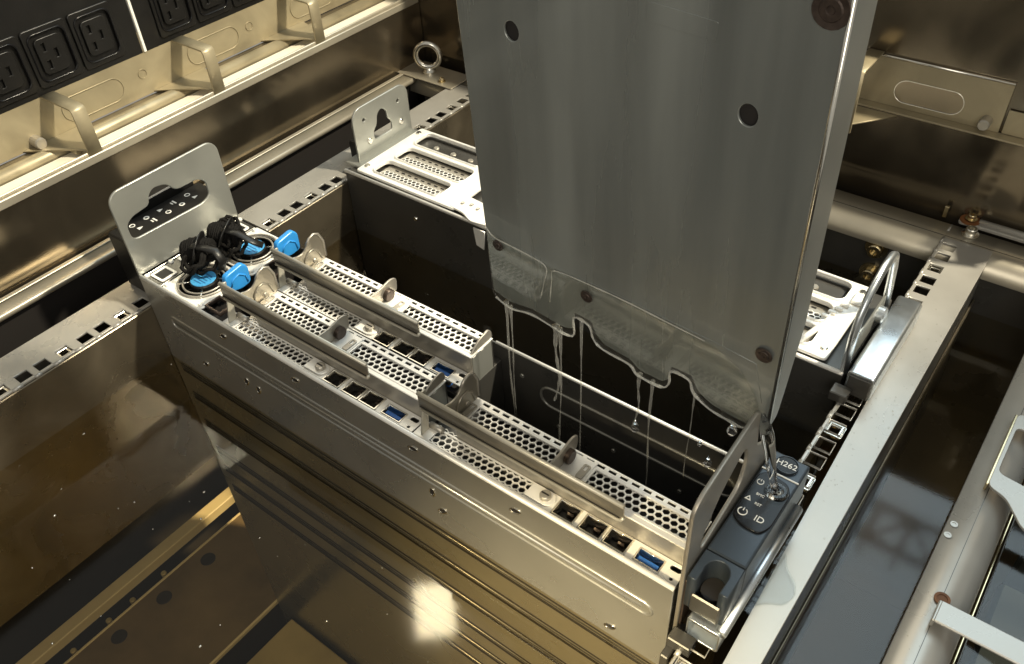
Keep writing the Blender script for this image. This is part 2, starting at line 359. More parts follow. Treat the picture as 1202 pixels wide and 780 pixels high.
lathe('plug_hole', [(0.0040, 0), (0.0040, 0.0006), (0.0026, 0.0006), (0.0024, 0.0002), (0.0001, 0.0002)], 'rust', brr, 18, 'Z', (0.0122, 0.590, 0.0004))
for dx, dy in ((0.0033, 0.640), (0.0026, 0.631)):
    lathe('rivet', [(0.0021, 0), (0.0020, 0.0004), (0.0012, 0.0004), (0.0011, 0.0001), (0.0001, 0.0001)], 'rail', brr, 14, 'Z', (dx, dy, 0.0002))
# fastening details at the rear beam
t = thing('eye_bolt', (-0.0778, 0.4085, RZ), 'shiny ring shaped eye bolt standing on the rear left beam corner', 'eye bolt')
lathe('collar', [(0.0075, 0.0002), (0.0075, 0.004), (0.0052, 0.006), (0.0045, 0.0075)], 'bright', t, 20)
R0 = 0.0128
ang = radians(30)
tube('ring', [(R0 * cos(a) * cos(ang), R0 * cos(a) * sin(ang), 0.0205 + R0 * sin(a)) for a in [2 * pi * i / 36 for i in range(36)]], 0.0032, 'bright', t, 10, True)
box('corner_plate', (-0.0015, 0.075, 0.0, 0.0345, 0.0005, 0.0019), 'stainless', bb, 0.0004)
bolt('screw', (0.0560, 0.008, 0.002), 0.0026, 'brass', bb)
tag(bolt('hex_socket_bolt', (0.4115, 0.3965, -0.0490), 0.0060, 'brass', None, '-Y'), 'upper brass coloured bolt on the dark panel under the rear beam', 'bolt', 'bolts under the rear beam')
tag(bolt('hex_socket_bolt', (0.4120, 0.3965, -0.0740), 0.0058, 'brass', None, '-Y'), 'lower brass coloured bolt on the dark panel under the rear beam', 'bolt', 'bolts under the rear beam')
t = thing('clamp_bar', (0.458, 0.4285, RZ), 'ribbed steel clamp bar with rusty bolt lying on the rear beam', 'clamp')
plate('base', rounded(rect(0.0, 0.15, -0.0025, 0.0070), 0.003), [], 'XY', 0.0035, 0.003, 'rail', t)
tube('ridge', [(0.014, 0.0035, 0.0050), (0.15, 0.0035, 0.0050)], 0.0026, 'rail', t, 10)
lathe('slot_washer', [(0.0075, 0.0051), (0.0075, 0.0058), (0.0045, 0.0058), (0.0045, 0.0053), (0.0001, 0.0053)], 'rust', t, 20, 'Z', (0.0075, 0.002, 0))
bolt('rusty_bolt', (0.0078, 0.0030, 0.0058), 0.0030, 'brass', t)
box('stop_tab', (-0.013, -0.0095, 0.0015, 0.0045, 0.001, 0.011), 'brass', t)

# ---- bent straps on the right beam
t = thing('bent_strap', (0.5495, 0.0716, RZ), 'straight flat steel strap bolted across the right beam at lower right', 'strap', 'straps on the right beam')
me = join(boxmesh(0.0, 0.085, 0.0, 0.0135, 0.0045, 0.0065, 0.0006), boxmesh(-0.0010, 0.0008, 0.0, 0.0135, 0.0004, 0.0063, 0.0006))
link('strap', me, 'rail', t)
t = thing('bent_strap', (0.5465, 0.172, RZ), 'hooped flat steel strap on the right beam beside the black gap', 'strap', 'straps on the right beam')
plate('hoop', rounded([(0.0012, 0.0), (0.012, -0.004), (0.024, -0.020), (0.08, -0.030), (0.08, -0.016), (0.030, -0.003), (0.020, 0.010), (0.0035, 0.0125), (0.0035, 0.054), (0.08, 0.050), (0.08, 0.064), (0.0012, 0.066)], 0.004), [], 'XY', 0.0058, 0.0018, 'rail', t)
box('upright', (0.0, 0.0016, 0.001, 0.065, 0.0003, 0.0062), 'brass', t)

# ---- dark unit beyond the right beam
t = thing('dark_unit', (0.60, 0.05, -0.30), 'black server unit sunk in the next bay beyond the right beam', 'server')
box('casing', (-0.022, 0.12, -0.30, 0.135, 0.02, 0.195), 'gloss', t, 0.003)
box('top_rib', (-0.015, 0.115, 0.035, 0.042, 0.196, 0.215), 'charcoal', t, 0.002)
box('top_window', (0.000, 0.055, 0.015, 0.065, 0.1955, 0.198), 'slate', t, 0.004, 2)
box('side_cover', (-0.018, 0.10, 0.15, 0.26, 0.02, 0.205), 'slate', t, 0.003)

# ================================================================== LEFT WALL CABLE SHELF
sh = thing('cable_shelf', (-0.108, -0.30, 0.039), 'beige sheet metal shelf with bent arms along the left wall', 'shelf')
X0 = 0.0
box('lip', (-0.0035, -0.0015, 0, 0.734, -0.0005, 0.0060), 'stainless', sh, 0.0006)
box('outer_lip', (-0.0010, 0.0012, 0, 0.734, -0.0035, 0.0035), 'stainless', sh, 0.0006)
box('liner', (-0.0250, -0.0038, 0, 0.734, -0.0005, 0.0007), 'cream', sh, 0.0002)
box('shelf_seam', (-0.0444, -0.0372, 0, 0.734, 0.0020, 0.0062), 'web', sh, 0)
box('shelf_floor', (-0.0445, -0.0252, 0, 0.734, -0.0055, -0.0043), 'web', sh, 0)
tube('rolled_edge', [(-0.0325, 0, 0.0020), (-0.0325, 0.734, 0.0020)], 0.0062, 'bracket', sh, 16)
box('back_plate', (-0.0470, -0.0445, 0, 0.734, 0.0068, 0.060), 'bracket', sh, 0.0004)
arm_y = [0.0525, 0.176, 0.297]
for k, y in enumerate(arm_y):
    yy = y + 0.30
    # strap: out from the back plate, down to the lip
    prof = [(-0.0443, 0.0430), (-0.0030, 0.0430), (-0.0005, 0.0405), (-0.0005, 0.0037), (-0.0022, 0.0037), (-0.0022, 0.0400), (-0.0035, 0.0414), (-0.0443, 0.0414)]
    link('arm', prismmesh(prof, 'XZ', yy - 0.0058, yy + 0.0058), 'bracket', sh)
    me = platemesh([(-0.0443, yy - 0.036), (-0.0443, yy + 0.018), (-0.003, yy + 0.0062), (-0.003, yy - 0.0062), (-0.012, yy - 0.010)], [], 'XY', 0.0078, 0.0014, 0.0002)
    link('arm_foot', me, 'bracket', sh)
    yo = yy + 0.034
    plate('oval_knockout', rr(yo - 0.0285, yo + 0.0285, 0.0130, 0.0335, 0.010, 6), [rr(yo - 0.0278, yo + 0.0278, 0.0137, 0.0328, 0.0095, 6)], 'YZ', -0.0442, 0.0009, 'bracket', sh, 0.0002)
for y in (0.135, 0.252, 0.345):
    plate('round_knockout', circ(y + 0.30, 0.026, 0.0042, 16), [circ(y + 0.30, 0.026, 0.0036, 16)], 'YZ', -0.0442, 0.0008, 'bracket', sh, 0.0001)
lathe('standoff', [(0.0048, 0), (0.0048, 0.009), (0.0040, 0.0105), (0.0012, 0.0105)], 'handle', sh, 16, 'X', (-0.0445, 0.329, 0.0125))
lathe('standoff', [(0.0030, 0), (0.0030, 0.006), (0.0022, 0.0075), (0.0012, 0.0075)], 'bracket', sh, 12, 'X', (-0.0200, 0.345, 0.0045))

# ---- power strips above the shelf
def power_strip(y0, y1, ys, label):
    t = thing('power_strip', (-0.1665, y0, 0.0805), label, 'power strip', 'power strips on the left wall')
    box('casing', (0.0, 0.0145, 0.0, y1 - y0, 0.0, 0.13), 'black', t, 0.001)
    for y in ys:
        c = y - y0; zc = 0.0285
        fr = plate('socket', rr(c - 0.0185, c + 0.0185, zc - 0.0225, zc + 0.0225, 0.003), [rr(c - 0.0150, c + 0.0150, zc - 0.0180, zc + 0.0180, 0.006)], 'YZ', 0.0156, 0.002, 'black', t, 0.0006)
        plate('socket_rim', rr(c - 0.0158, c + 0.0158, zc - 0.0188, zc + 0.0188, 0.006), [rr(c - 0.0148, c + 0.0148, zc - 0.0178, zc + 0.0178, 0.006)], 'YZ', 0.0170, 0.0012, 'gloss', fr, 0.0004)
        plate('socket_core', rr(c - 0.0110, c + 0.0110, zc - 0.0140, zc + 0.0140, 0.004), [rect(c + 0.0018, c + 0.0048, zc - 0.0035, zc + 0.0035), rect(c - 0.0065, c - 0.0035, zc + 0.0035, zc + 0.0100), rect(c - 0.0065, c - 0.0035, zc - 0.0100, zc - 0.0035)], 'YZ', 0.0158, 0.0022, 'black', fr, 0.0005)
    return t
power_strip(-0.15, 0.1425, (-0.010, 0.029, 0.0685, 0.108), 'black power strip with sockets left of the white seam')
power_strip(0.1455, 0.43, (0.180, 0.2195, 0.259), 'black power strip with sockets right of the white seam')
tag(box('seam_strip', (-0.1660, -0.1508, 0.1428, 0.1452, 0.0815, 0.21), 'white', None, 0.0004), 'thin white strip standing between the two black power strips', 'strip')

# ================================================================== REAR RIGHT BRACKET
t = thing('wall_bracket', (0.30, 0.4362, 0.0), 'beige sheet bracket with long oval slot on the rear wall', 'bracket')
plate('back_plate', rect(0.040, 0.162, 0.0515, 0.0885) , [], 'XZ', -0.0012, 0.0012, 'bracket', t)
plate('oval_slot', rr(0.0835, 0.1345, 0.0560, 0.0745, 0.009, 6), [rr(0.0842, 0.1338, 0.0567, 0.0738, 0.0085, 6)], 'XZ', -0.0022, 0.0008, 'bright', t, 0.0002)
plate('oval_recess', rr(0.0842, 0.1338, 0.0567, 0.0738, 0.0085, 6), [], 'XZ', -0.0020, 0.0003, 'wall', t, 0.00005)
tube('top_edge', [(0.040, -0.0014, 0.0888), (0.162, -0.0014, 0.0888)], 0.0011, 'bright', t, 8)
box('ledge', (0.040, 0.30, -0.0105, -0.0006, 0.0500, 0.0514), 'bracket', t, 0.0003)
plate('end_plate', rect(0.1640, 0.30, 0.0518, 0.0700), [], 'XZ', -0.0012, 0.0012, 'bracket', t)
for ax in (0.058, 0.215):
    prof = [(-0.001, 0.0915), (-0.0400, 0.0915), (-0.0420, 0.0895), (-0.0420, 0.0420), (-0.0404, 0.0420), (-0.0404, 0.0885), (-0.0390, 0.0899), (-0.001, 0.0899)]
    link('arm', prismmesh(prof, 'YZ', ax, ax + 0.0115), 'bracket', t)
    plate('arm_foot', [(ax, -0.0403), (ax + 0.0115, -0.0403), (ax + 0.035, -0.0107), (ax - 0.012, -0.0107)], [], 'XY', 0.0490, 0.0012, 'bracket', t)
lathe('standoff', [(0.0042, 0), (0.0042, 0.0085), (0.0034, 0.0095), (0.0013, 0.0095)], 'handle', t, 16, '-Y', (0.1520, -0.002, 0.0585))

# ================================================================== NEAR SERVER CHASSIS
CH = thing('server_chassis', (0, 0, 0), 'grey zinc server chassis in front with slotted ears and half submerged side', 'server chassis')
XR = 0.4425
def stadium(x0, x1, zc, r, y, n=10):
    p = []
    for i in range(n + 1): a = -pi / 2 + pi * i / n; p.append((x1 - r + r * cos(a), y, zc + r * sin(a)))
    for i in range(n + 1): a = pi / 2 + pi * i / n; p.append((x0 + r + r * cos(a), y, zc + r * sin(a)))
    return p
fw = plate('front_wall', rect(0.0, XR, -0.52, -0.001), [], 'XZ', 0.0008, 0.0016, 'face', CH)
tube('front_hem', [(0.0005, 0.0012, -0.0006), (XR, 0.0012, -0.0006)], 0.0016, 'plated', CH, 10)
box('inner_lip', (0.0885, XR, 0.0030, 0.0043, -0.0075, -0.0042), 'void', CH, 0)  # strip coloured black to draw the shaded gap behind the front hem
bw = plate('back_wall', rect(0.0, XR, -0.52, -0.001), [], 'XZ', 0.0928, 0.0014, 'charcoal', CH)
tube('reflection_line', stadium(0.296, 0.4340, -0.0265, 0.0085, 0.0919), 0.0010, 'face', CH, 8, True)  # modelled pale line standing in for a reflection on the slot wall
for bx_, bz_ in ((0.281, -0.019), (0.310, -0.050), (0.352, -0.046), (0.400, -0.052)): screw('rivet', (bx_, 0.0920, bz_), 0.0017, 'face', CH, '-Y', 0.0008)
tube('back_hem', [(0.26, 0.0928, -0.0006), (XR, 0.0928, -0.0006)], 0.0011, 'plated', CH, 8)
box('left_wall', (0.0, 0.0014, 0.0018, 0.092, -0.52, -0.001), 'face', CH, 0.0003)
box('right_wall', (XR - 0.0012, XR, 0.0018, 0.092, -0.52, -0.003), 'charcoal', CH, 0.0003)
# pressed stadium rib on the front wall and shallow folds below the fluid
tube('pressed_rib', stadium(0.024, 0.4325, -0.0310, 0.0052, 0.0003), 0.0013, 'face', CH, 8, True)
tube('rib_core', [(0.030, 0.0006, -0.0310), (0.4265, 0.0006, -0.0310)], 0.0016, 'face', CH, 8)
for k, z in enumerate((-0.0860, -0.118, -0.152, -0.186, -0.212, -0.240)):
    tube('sunken_fold', [(0.01, 0.0004, z), (XR - 0.004, 0.0004, z)], 0.0011, 'charcoal', CH, 8)
    box('fold_groove', (0.01, XR - 0.004, -0.0005, 0.0002, z - 0.0046, z - 0.0022), 'void', CH, 0)
    box('fold_groove', (0.01, XR - 0.004, -0.0005, 0.0002, z + 0.0030, z + 0.0042), 'void', CH, 0)
for x, z, a in ((0.0919, -0.012, 30), (0.0512, -0.0606, 30), (0.1024, -0.0503, 70), (0.1149, -0.0517, 70), (0.269, -0.0113, 20), (0.2796, -0.0451, 80), (0.2861, -0.059, 40), (0.4085, -0.0698, 30), (0.165, -0.013, 25), (0.345, -0.0125, 25)):
    c, s_ = cos(radians(a)), sin(radians(a))
    o2 = lambda L: [(x + (p * c - q * s_), z + (p * s_ + q * c)) for p, q in L]
    d = plate('pressed_dimple', o2(circ(0, 0, 0.0044, 14, 0.0024)), [o2(circ(0.0004, 0.0003, 0.0035, 14, 0.0016))], 'XZ', -0.0002, 0.0008, 'bright', CH, 0.0002)
    plate('dimple_hole', o2(circ(0.0004, 0.0003, 0.0034, 14, 0.0015)), [], 'XZ', -0.0001, 0.0004, 'void', d, 0.00005)
# ears
slot = rounded([(0.0062, 0.0290), (0.0670, 0.0270), (0.0745, 0.0300), (0.0748, 0.0420), (0.0690, 0.0470), (0.0495, 0.0475), (0.0445, 0.0560), (0.0340, 0.0580), (0.0290, 0.0545), (0.0270, 0.0475), (0.0125, 0.0460), (0.0062, 0.0420)], 0.0055, 4)
ear = rounded([(0.0, 0.0003), (0.0925, 0.0003), (0.0925, 0.0695), (0.0, 0.0695)], 0.010, 6)
plate('ear', [(0.0, 0.0003), (0.0925, 0.0003)] + rr(0.0, 0.0925, 0.03, 0.0695, 0.010, 6)[7:21], [slot], 'YZ', -0.0002, 0.0020, 'galv', CH, 0.0007, 2)
earR = [(0.0003, -0.10), (0.0003, 0.060)] + [(0.0003 + 0.012 * (1 - cos(a)), 0.060 + 0.010 * sin(a)) for a in [pi / 2 * i / 6 for i in range(1, 7)]] + [(0.0600, 0.0760), (0.0640, 0.0735), (0.0700, 0.0440), (0.0880, 0.0300), (0.0900, -0.10)]
slotR = rounded([(0.0150, 0.0180), (0.0560, 0.0260), (0.0600, 0.0440), (0.0530, 0.0600), (0.0300, 0.0480), (0.0150, 0.0300)], 0.007, 5)
plate('ear', earR[::-1], [slotR], 'YZ', 0.4458, 0.0022, 'handle', CH, 0.0006, 2)
# power supply bay floor, screws and plates
box('bay_plate', (0.0018, 0.0215, 0.0022, 0.0915, -0.006, -0.0012), 'charcoal', CH, 0.0003)
for y0, y1 in ((0.006, 0.020), (0.030, 0.044), (0.056, 0.066), (0.076, 0.088)):
    f = plate('bay_frame', rr(0.0045, 0.0195, y0, y1, 0.0015), [rr(0.0065, 0.0175, y0 + 0.002, y1 - 0.002, 0.001)], 'XY', -0.0006, 0.001, 'plated', CH, 0.0002)
    box('bay_opening', (0.0068, 0.0172, y0 + 0.0023, y1 - 0.0023, -0.0012, -0.0009), 'void', f, 0)
for y in (0.003, 0.024, 0.0485, 0.071, 0.0895): screw('screw', (0.0035, y + 0.0015, -0.0012), 0.0021, 'plated', CH)
for y0, y1 in ((0.0055, 0.0190), (0.0545, 0.0685)):
    f = plate('cable_well', rect(0.0700, 0.0868, y0, y1), [rect(0.0716, 0.0852, y0 + 0.0016, y1 - 0.0016)], 'XY', 0.0006, 0.0030, 'dkscrew', CH, 0.0003)
    box('well_floor', (0.0717, 0.0851, y0 + 0.0017, y1 - 0.0017, -0.012, -0.008), 'void', f, 0)
# control panel on the right ear
cp = box('control_panel', (0.4482, 0.4690, 0.0195, 0.0955, -0.0085, 0.0175), 'slate', CH, 0.0012, 2)
me = platemesh([(0.4482, 0.0190), (0.4482, 0.0005), (0.4525, 0.0005)] + [(0.4585 + 0.0060 * cos(a), 0.0095 + 0.0072 * sin(a)) for a in [radians(200 - 200 * i / 12) for i in range(13)]] + [(0.4645, 0.0005), (0.4690, 0.0005), (0.4690, 0.0190)], [], 'XY', 0.0048, 0.0254, 0.0006)
link('panel_end', me, 'slate', cp)
link('finger_well', prismmesh([(0.4585 + 0.0058 * cos(a), 0.0098 + 0.0068 * sin(a)) for a in [2 * pi * i / 20 for i in range(20)]], 'XY', -0.008, 0.003), 'void', cp)
box('panel_front', (0.4515, 0.4670, -0.0005, 0.0012, -0.0080, 0.0060), 'charcoal', cp, 0.0008)
ZT = 0.0176
bd = plate('model_badge', circ(0.4588, 0.0880, 0.0060, 28, 0.0056), [], 'XY', ZT + 0.0006, 0.0014, 'gloss', cp, 0.0005, 2)
plate('badge_rim', circ(0.4588, 0.0880, 0.0063, 28, 0.0059), [circ(0.4588, 0.0880, 0.0058, 28, 0.0054)], 'XY', ZT + 0.0010, 0.0014, 'slate', cp, 0.0004)
Tm = lambda x, y, z, a: Matrix.Translation((x, y, z)) @ Matrix.Rotation(radians(a), 4, 'Z')
text('model_lettering', 'H262', 0.0050, Tm(0.4588, 0.0878, ZT + 0.0014, 3), 'white', cp)
kp = plate('key_pad', rounded([(0.4492, 0.0440), (0.4560, 0.0402), (0.4655, 0.0402), (0.4686, 0.0470), (0.4686, 0.0700), (0.4650, 0.0765), (0.4520, 0.0785), (0.4492, 0.0740)], 0.003), [], 'XY', ZT + 0.0005, 0.0014, 'gloss', cp, 0.0005, 2)
ZK = ZT + 0.0013
def power_icon(x, y, r, a=0):
    pts = [(x + r * cos(t), y + r * sin(t), ZK) for t in [radians(a + 120 + 300 * i / 18) for i in range(19)]]
    tube('icon', pts, r * 0.14, 'white', cp, 6)
    tube('icon', [(x + 0.3 * r * cos(radians(a + 90)), y + 0.3 * r * sin(radians(a + 90)), ZK), (x + 1.15 * r * cos(radians(a + 90)), y + 1.15 * r * sin(radians(a + 90)), ZK)], r * 0.14, 'white', cp, 6)
power_icon(0.4524, 0.0700, 0.0017); power_icon(0.4530, 0.0480, 0.0023)
text('icon', 'ID', 0.0052, Tm(0.4620, 0.0478, ZK, 0), 'white', cp)
plate('icon', [(0.4500, 0.0560), (0.4535, 0.0560), (0.4518, 0.0592)], [[(0.4509, 0.0566), (0.4526, 0.0566), (0.4518, 0.0582)]], 'XY', ZK, 0.0004, 'white', cp, 0.0001)
text('icon', 'BMC', 0.0022, Tm(0.4560, 0.0620, ZK, 0), 'white', cp)
text('icon', 'RST', 0.0022, Tm(0.4575, 0.0560, ZK, 0), 'white', cp)
lathe('round_button', [(0.0046, 0), (0.0046, 0.0012), (0.0040, 0.0018), (0.0033, 0.0018), (0.0031, 0.0010), (0.0001, 0.0010)], 'gloss', cp, 24, 'Z', (0.4628, 0.0680, ZK - 0.0004))
text('icon', 'ID', 0.0030, Tm(0.4628, 0.0680, ZK + 0.0008, 0), 'white', cp)
box('panel_groove', (0.4485, 0.4688, 0.0800, 0.0808, ZT - 0.0002, ZT + 0.0006), 'white', cp, 0.0002)
# channel under the panel, resting on the rail
ch = plate('support_channel', rr(0.4528, 0.4706, -0.0268, -0.0105, 0.002), [rr(0.4540, 0.4694, -0.0254, -0.0119, 0.0014)], 'XZ', 0.043, 0.092, 'alu', CH, 0.0003)
tube('channel_rod', [(0.4700, -0.002, -0.0100), (0.4700, 0.088, -0.0100)], 0.0030, 'alu', ch, 14)
box('channel_plug', (0.4545, 0.4690, 0.004, 0.010, -0.0250, -0.0125), 'void', ch, 0)
box('latch_foot', (0.4475, 0.4600, -0.012, -0.004, -0.030, -0.022), 'charcoal', CH, 0.0006)
box('latch_foot', (0.4475, 0.4520, -0.018, 0.004, -0.045, -0.030), 'charcoal', CH, 0.0006)
box('ear_spacer', (0.4470, 0.4481, 0.002, 0.095, -0.03, 0.010), 'dkscrew', CH, 0.0003)

# ================================================================== POWER SUPPLIES
def power_supply(y0, label):
    t = thing('power_supply', (0.0225, y0, -0.001), label, 'power supply', 'power supplies in the left bay')
    w, h = 0.0460, 0.0440
    c = (0.0225, h / 2)
    plate('face_plate', rr(0.0005, w, 0.0008, h, 0.002), [circ(c[0], c[1], 0.0182, 32)], 'XY', -0.0004, 0.0012, 'plated', t, 0.0003)
    box('casing', (0.0012, w - 0.0008, 0.0015, h - 0.0008, -0.18, -0.016), 'void', t, 0)
    for r in (0.0186, 0.0150):
        tube('wire_ring', [(c[0] + r * cos(a), c[1] + r * sin(a), 0.0014) for a in [2 * pi * i / 40 for i in range(40)]], 0.0008, 'handle', t, 6, True)
    for k in range(4):
        a = pi / 4 + k * pi / 2
        tube('wire_spoke', [(c[0] + 0.010 * cos(a), c[1] + 0.010 * sin(a), 0.0014), (c[0] + 0.0195 * cos(a), c[1] + 0.0195 * sin(a), 0.0010)], 0.0008, 'bright', t, 6)
    for k in range(7):
        a = 2 * pi * k / 7
        me = platemesh([(0.009, -0.003), (0.0170, -0.0050), (0.0172, 0.0040), (0.009, 0.0025)], [], 'XY', 0, 0.0008, 0.0002)
        me.transform(Matrix.Translation((c[0], c[1], -0.008)) @ Matrix.Rotation(a, 4, 'Z') @ Matrix.Rotation(0.5, 4, 'X')); link('fan_blade', me, 'black', t)
    hub = lathe('fan_hub', [(0.0100, -0.014), (0.0100, 0.0018), (0.0092, 0.0030)], 'black', t, 28, 'Z', (c[0], c[1], 0))
    lathe('sticker', [(0.0092, 0.0031), (0.0090, 0.0036)], 'sticker', hub, 28, 'Z', (c[0], c[1], 0))
    for k, (dy, l) in enumerate(((0.0042, 0.009), (0.0018, 0.013), (-0.0008, 0.011), (-0.0032, 0.013), (-0.0055, 0.008))):
        box('print_line', (c[0] - l / 2, c[0] + l / 2, c[1] + dy, c[1] + dy + 0.0007, 0.0036, 0.0038), 'stickerink', hub, 0)
    for x, y in ((0.0035, 0.004), (0.0035, 0.040), (0.0425, 0.004), (0.0425, 0.040)): screw('screw', (x, y, 0.0002), 0.0020, 'plated', t)
    box('release_tab', (0.0465, 0.0475, 0.026, 0.040, -0.002, 0.012), 'bright', t, 0.0003)
power_supply(0.0022, 'nearer power supply fan with round blue sticker at the chassis front corner')
power_supply(0.0478, 'farther power supply fan with round blue sticker below the blue latch')

# rolled black straps lying on the bay
def rolled_strap(loc, rz, tilt, label, tail):
    t = thing('rolled_strap', loc, label, 'strap', 'rolled straps on the power supplies', (0, tilt, rz))
    w = 0.022; prof = [(0.004, -w / 2 - 0.0005)]
    n = 13
    for k in range(n):                      # ribbed webbing wound into a fat roll
        z = -w / 2 + w * k / (n - 1); bulge = 0.0100 - 0.0020 * (2 * k / (n - 1) - 1) ** 2
        prof += [(bulge - 0.0007, z - w / n * 0.30), (bulge + 0.0003 * (k % 2), z), (bulge - 0.0007, z + w / n * 0.30)]
    prof += [(0.004, w / 2 + 0.0005)]
    o = link('strap_roll', lathemesh(prof, 30, 'X', (0, 0, 0.0105)), 'cloth', t, True)
    for v in o.data.vertices:
        a = math.atan2(v.co.z - 0.0105, v.co.y); f = 1 + 0.07 * sin(3 * a + v.co.x * 300) + random.uniform(-0.02, 0.02)
        v.co.y *= f; v.co.z = 0.0105 + (v.co.z - 0.0105) * f * 0.93
    tube('strap_band', [(0.004 * sin(a), 0.0110 * cos(a), 0.0098 + 0.0104 * sin(a)) for a in [2 * pi * i / 30 for i in range(30)]], 0.0042, 'black', t, 8, True, (0.25, 1))
    tube('strap_tail', tail, 0.0034, 'black', t, 8, False, (0.32, 1.0))
rolled_strap((0.0300, 0.0370, 0.003), radians(35), radians(-6), 'nearer rolled black webbing strap by the tall slotted ear', [(0.000, -0.006, 0.0190), (0.010, -0.010, 0.0190), (0.020, -0.014, 0.018), (0.0235, -0.016, 0.010), (0.020, -0.018, 0.004)])
rolled_strap((0.0290, 0.0600, 0.003), radians(30), radians(4), 'farther rolled black webbing strap beside the blue fan sticker', [(0.002, -0.006, 0.0190), (0.014, -0.008, 0.019), (0.024, -0.009, 0.014), (0.032, -0.008, 0.010)])
def cord(name, loc, label, n, seed, span):
    rnd = random.Random(seed)
    t = thing(name, loc, label, 'cord', 'thin cords tangled on the power supplies')
    for k in range(n):
        cx, cy = rnd.uniform(-0.5, 0.5) * span[0], rnd.uniform(-0.5, 0.5) * span[1]; ra, rb = rnd.uniform(0.006, 0.0115), rnd.uniform(0.004, 0.008)
        a0 = rnd.uniform(0, 6); tl = rnd.uniform(-0.5, 0.5); z0 = rnd.uniform(0.007, 0.015)
        pts = []
        for i_ in range(26):
            a = a0 + 2 * pi * i_ / 22
            x, y = ra * cos(a), rb * sin(a)
            pts.append((cx + x * cos(tl) - y * sin(tl), cy + x * sin(tl) + y * cos(tl), max(0.002, z0 + 0.005 * sin(a + tl * 3) + 0.0015 * sin(5 * a))))
        tube('cord_loop', pts, 0.0014, 'cloth', t, 7)
    return t
cord('thin_cord', (0.0360, 0.0290, 0.003), 'thin black cord looped over the nearer rolled strap', 8, 3, (0.016, 0.014))
cord('thin_cord', (0.0360, 0.0590, 0.003), 'thin black cord looped over the farther rolled strap', 8, 8, (0.016, 0.012))
# box with printed icons behind the left ear, resting on the rail
t = thing('icon_box', (-0.037, 0.006, RZ + 0.0002), 'black printed box seen through the slot of the left ear', 'box')
box('casing', (0.0, 0.0335, 0.0, 0.084, 0.0, 0.048), 'black', t, 0.0012)
box('gap_shade_block', (-0.026, -0.0005, 0.022, 0.080, 0.0, 0.056), 'black', t, 0.001)  # black block added to stand for the dark gap behind the ear
box('side_clip', (-0.004, 0.0, 0.004, 0.020, 0.018, 0.040), 'black', t, 0.001)
for r_ in range(2):
    for k in range(5):
        x, y = 0.009 + r_ * 0.0075, 0.016 + k * 0.0125 + r_ * 0.002
        kind = (k + r_ * 2) % 4
        if kind in (0, 1): plate('icon', circ(x, y, 0.0023, 16), [circ(x, y, 0.0012 if kind else 0.0016, 12)], 'XY', 0.0482, 0.0003, 'white', t, 0.00005)
        elif kind == 2: plate('icon', [(x - 0.002, y - 0.002), (x + 0.002, y - 0.002), (x, y + 0.0022)], [], 'XY', 0.0482, 0.0003, 'white', t, 0.00005)
        else:
            box('icon', (x - 0.0026, x + 0.0026, y - 0.0003, y + 0.0009, 0.04805, 0.0484), 'white', t, 0)
            box('icon', (x - 0.0016, x + 0.0016, y - 0.0026, y - 0.0016, 0.04805, 0.0484), 'white', t, 0)

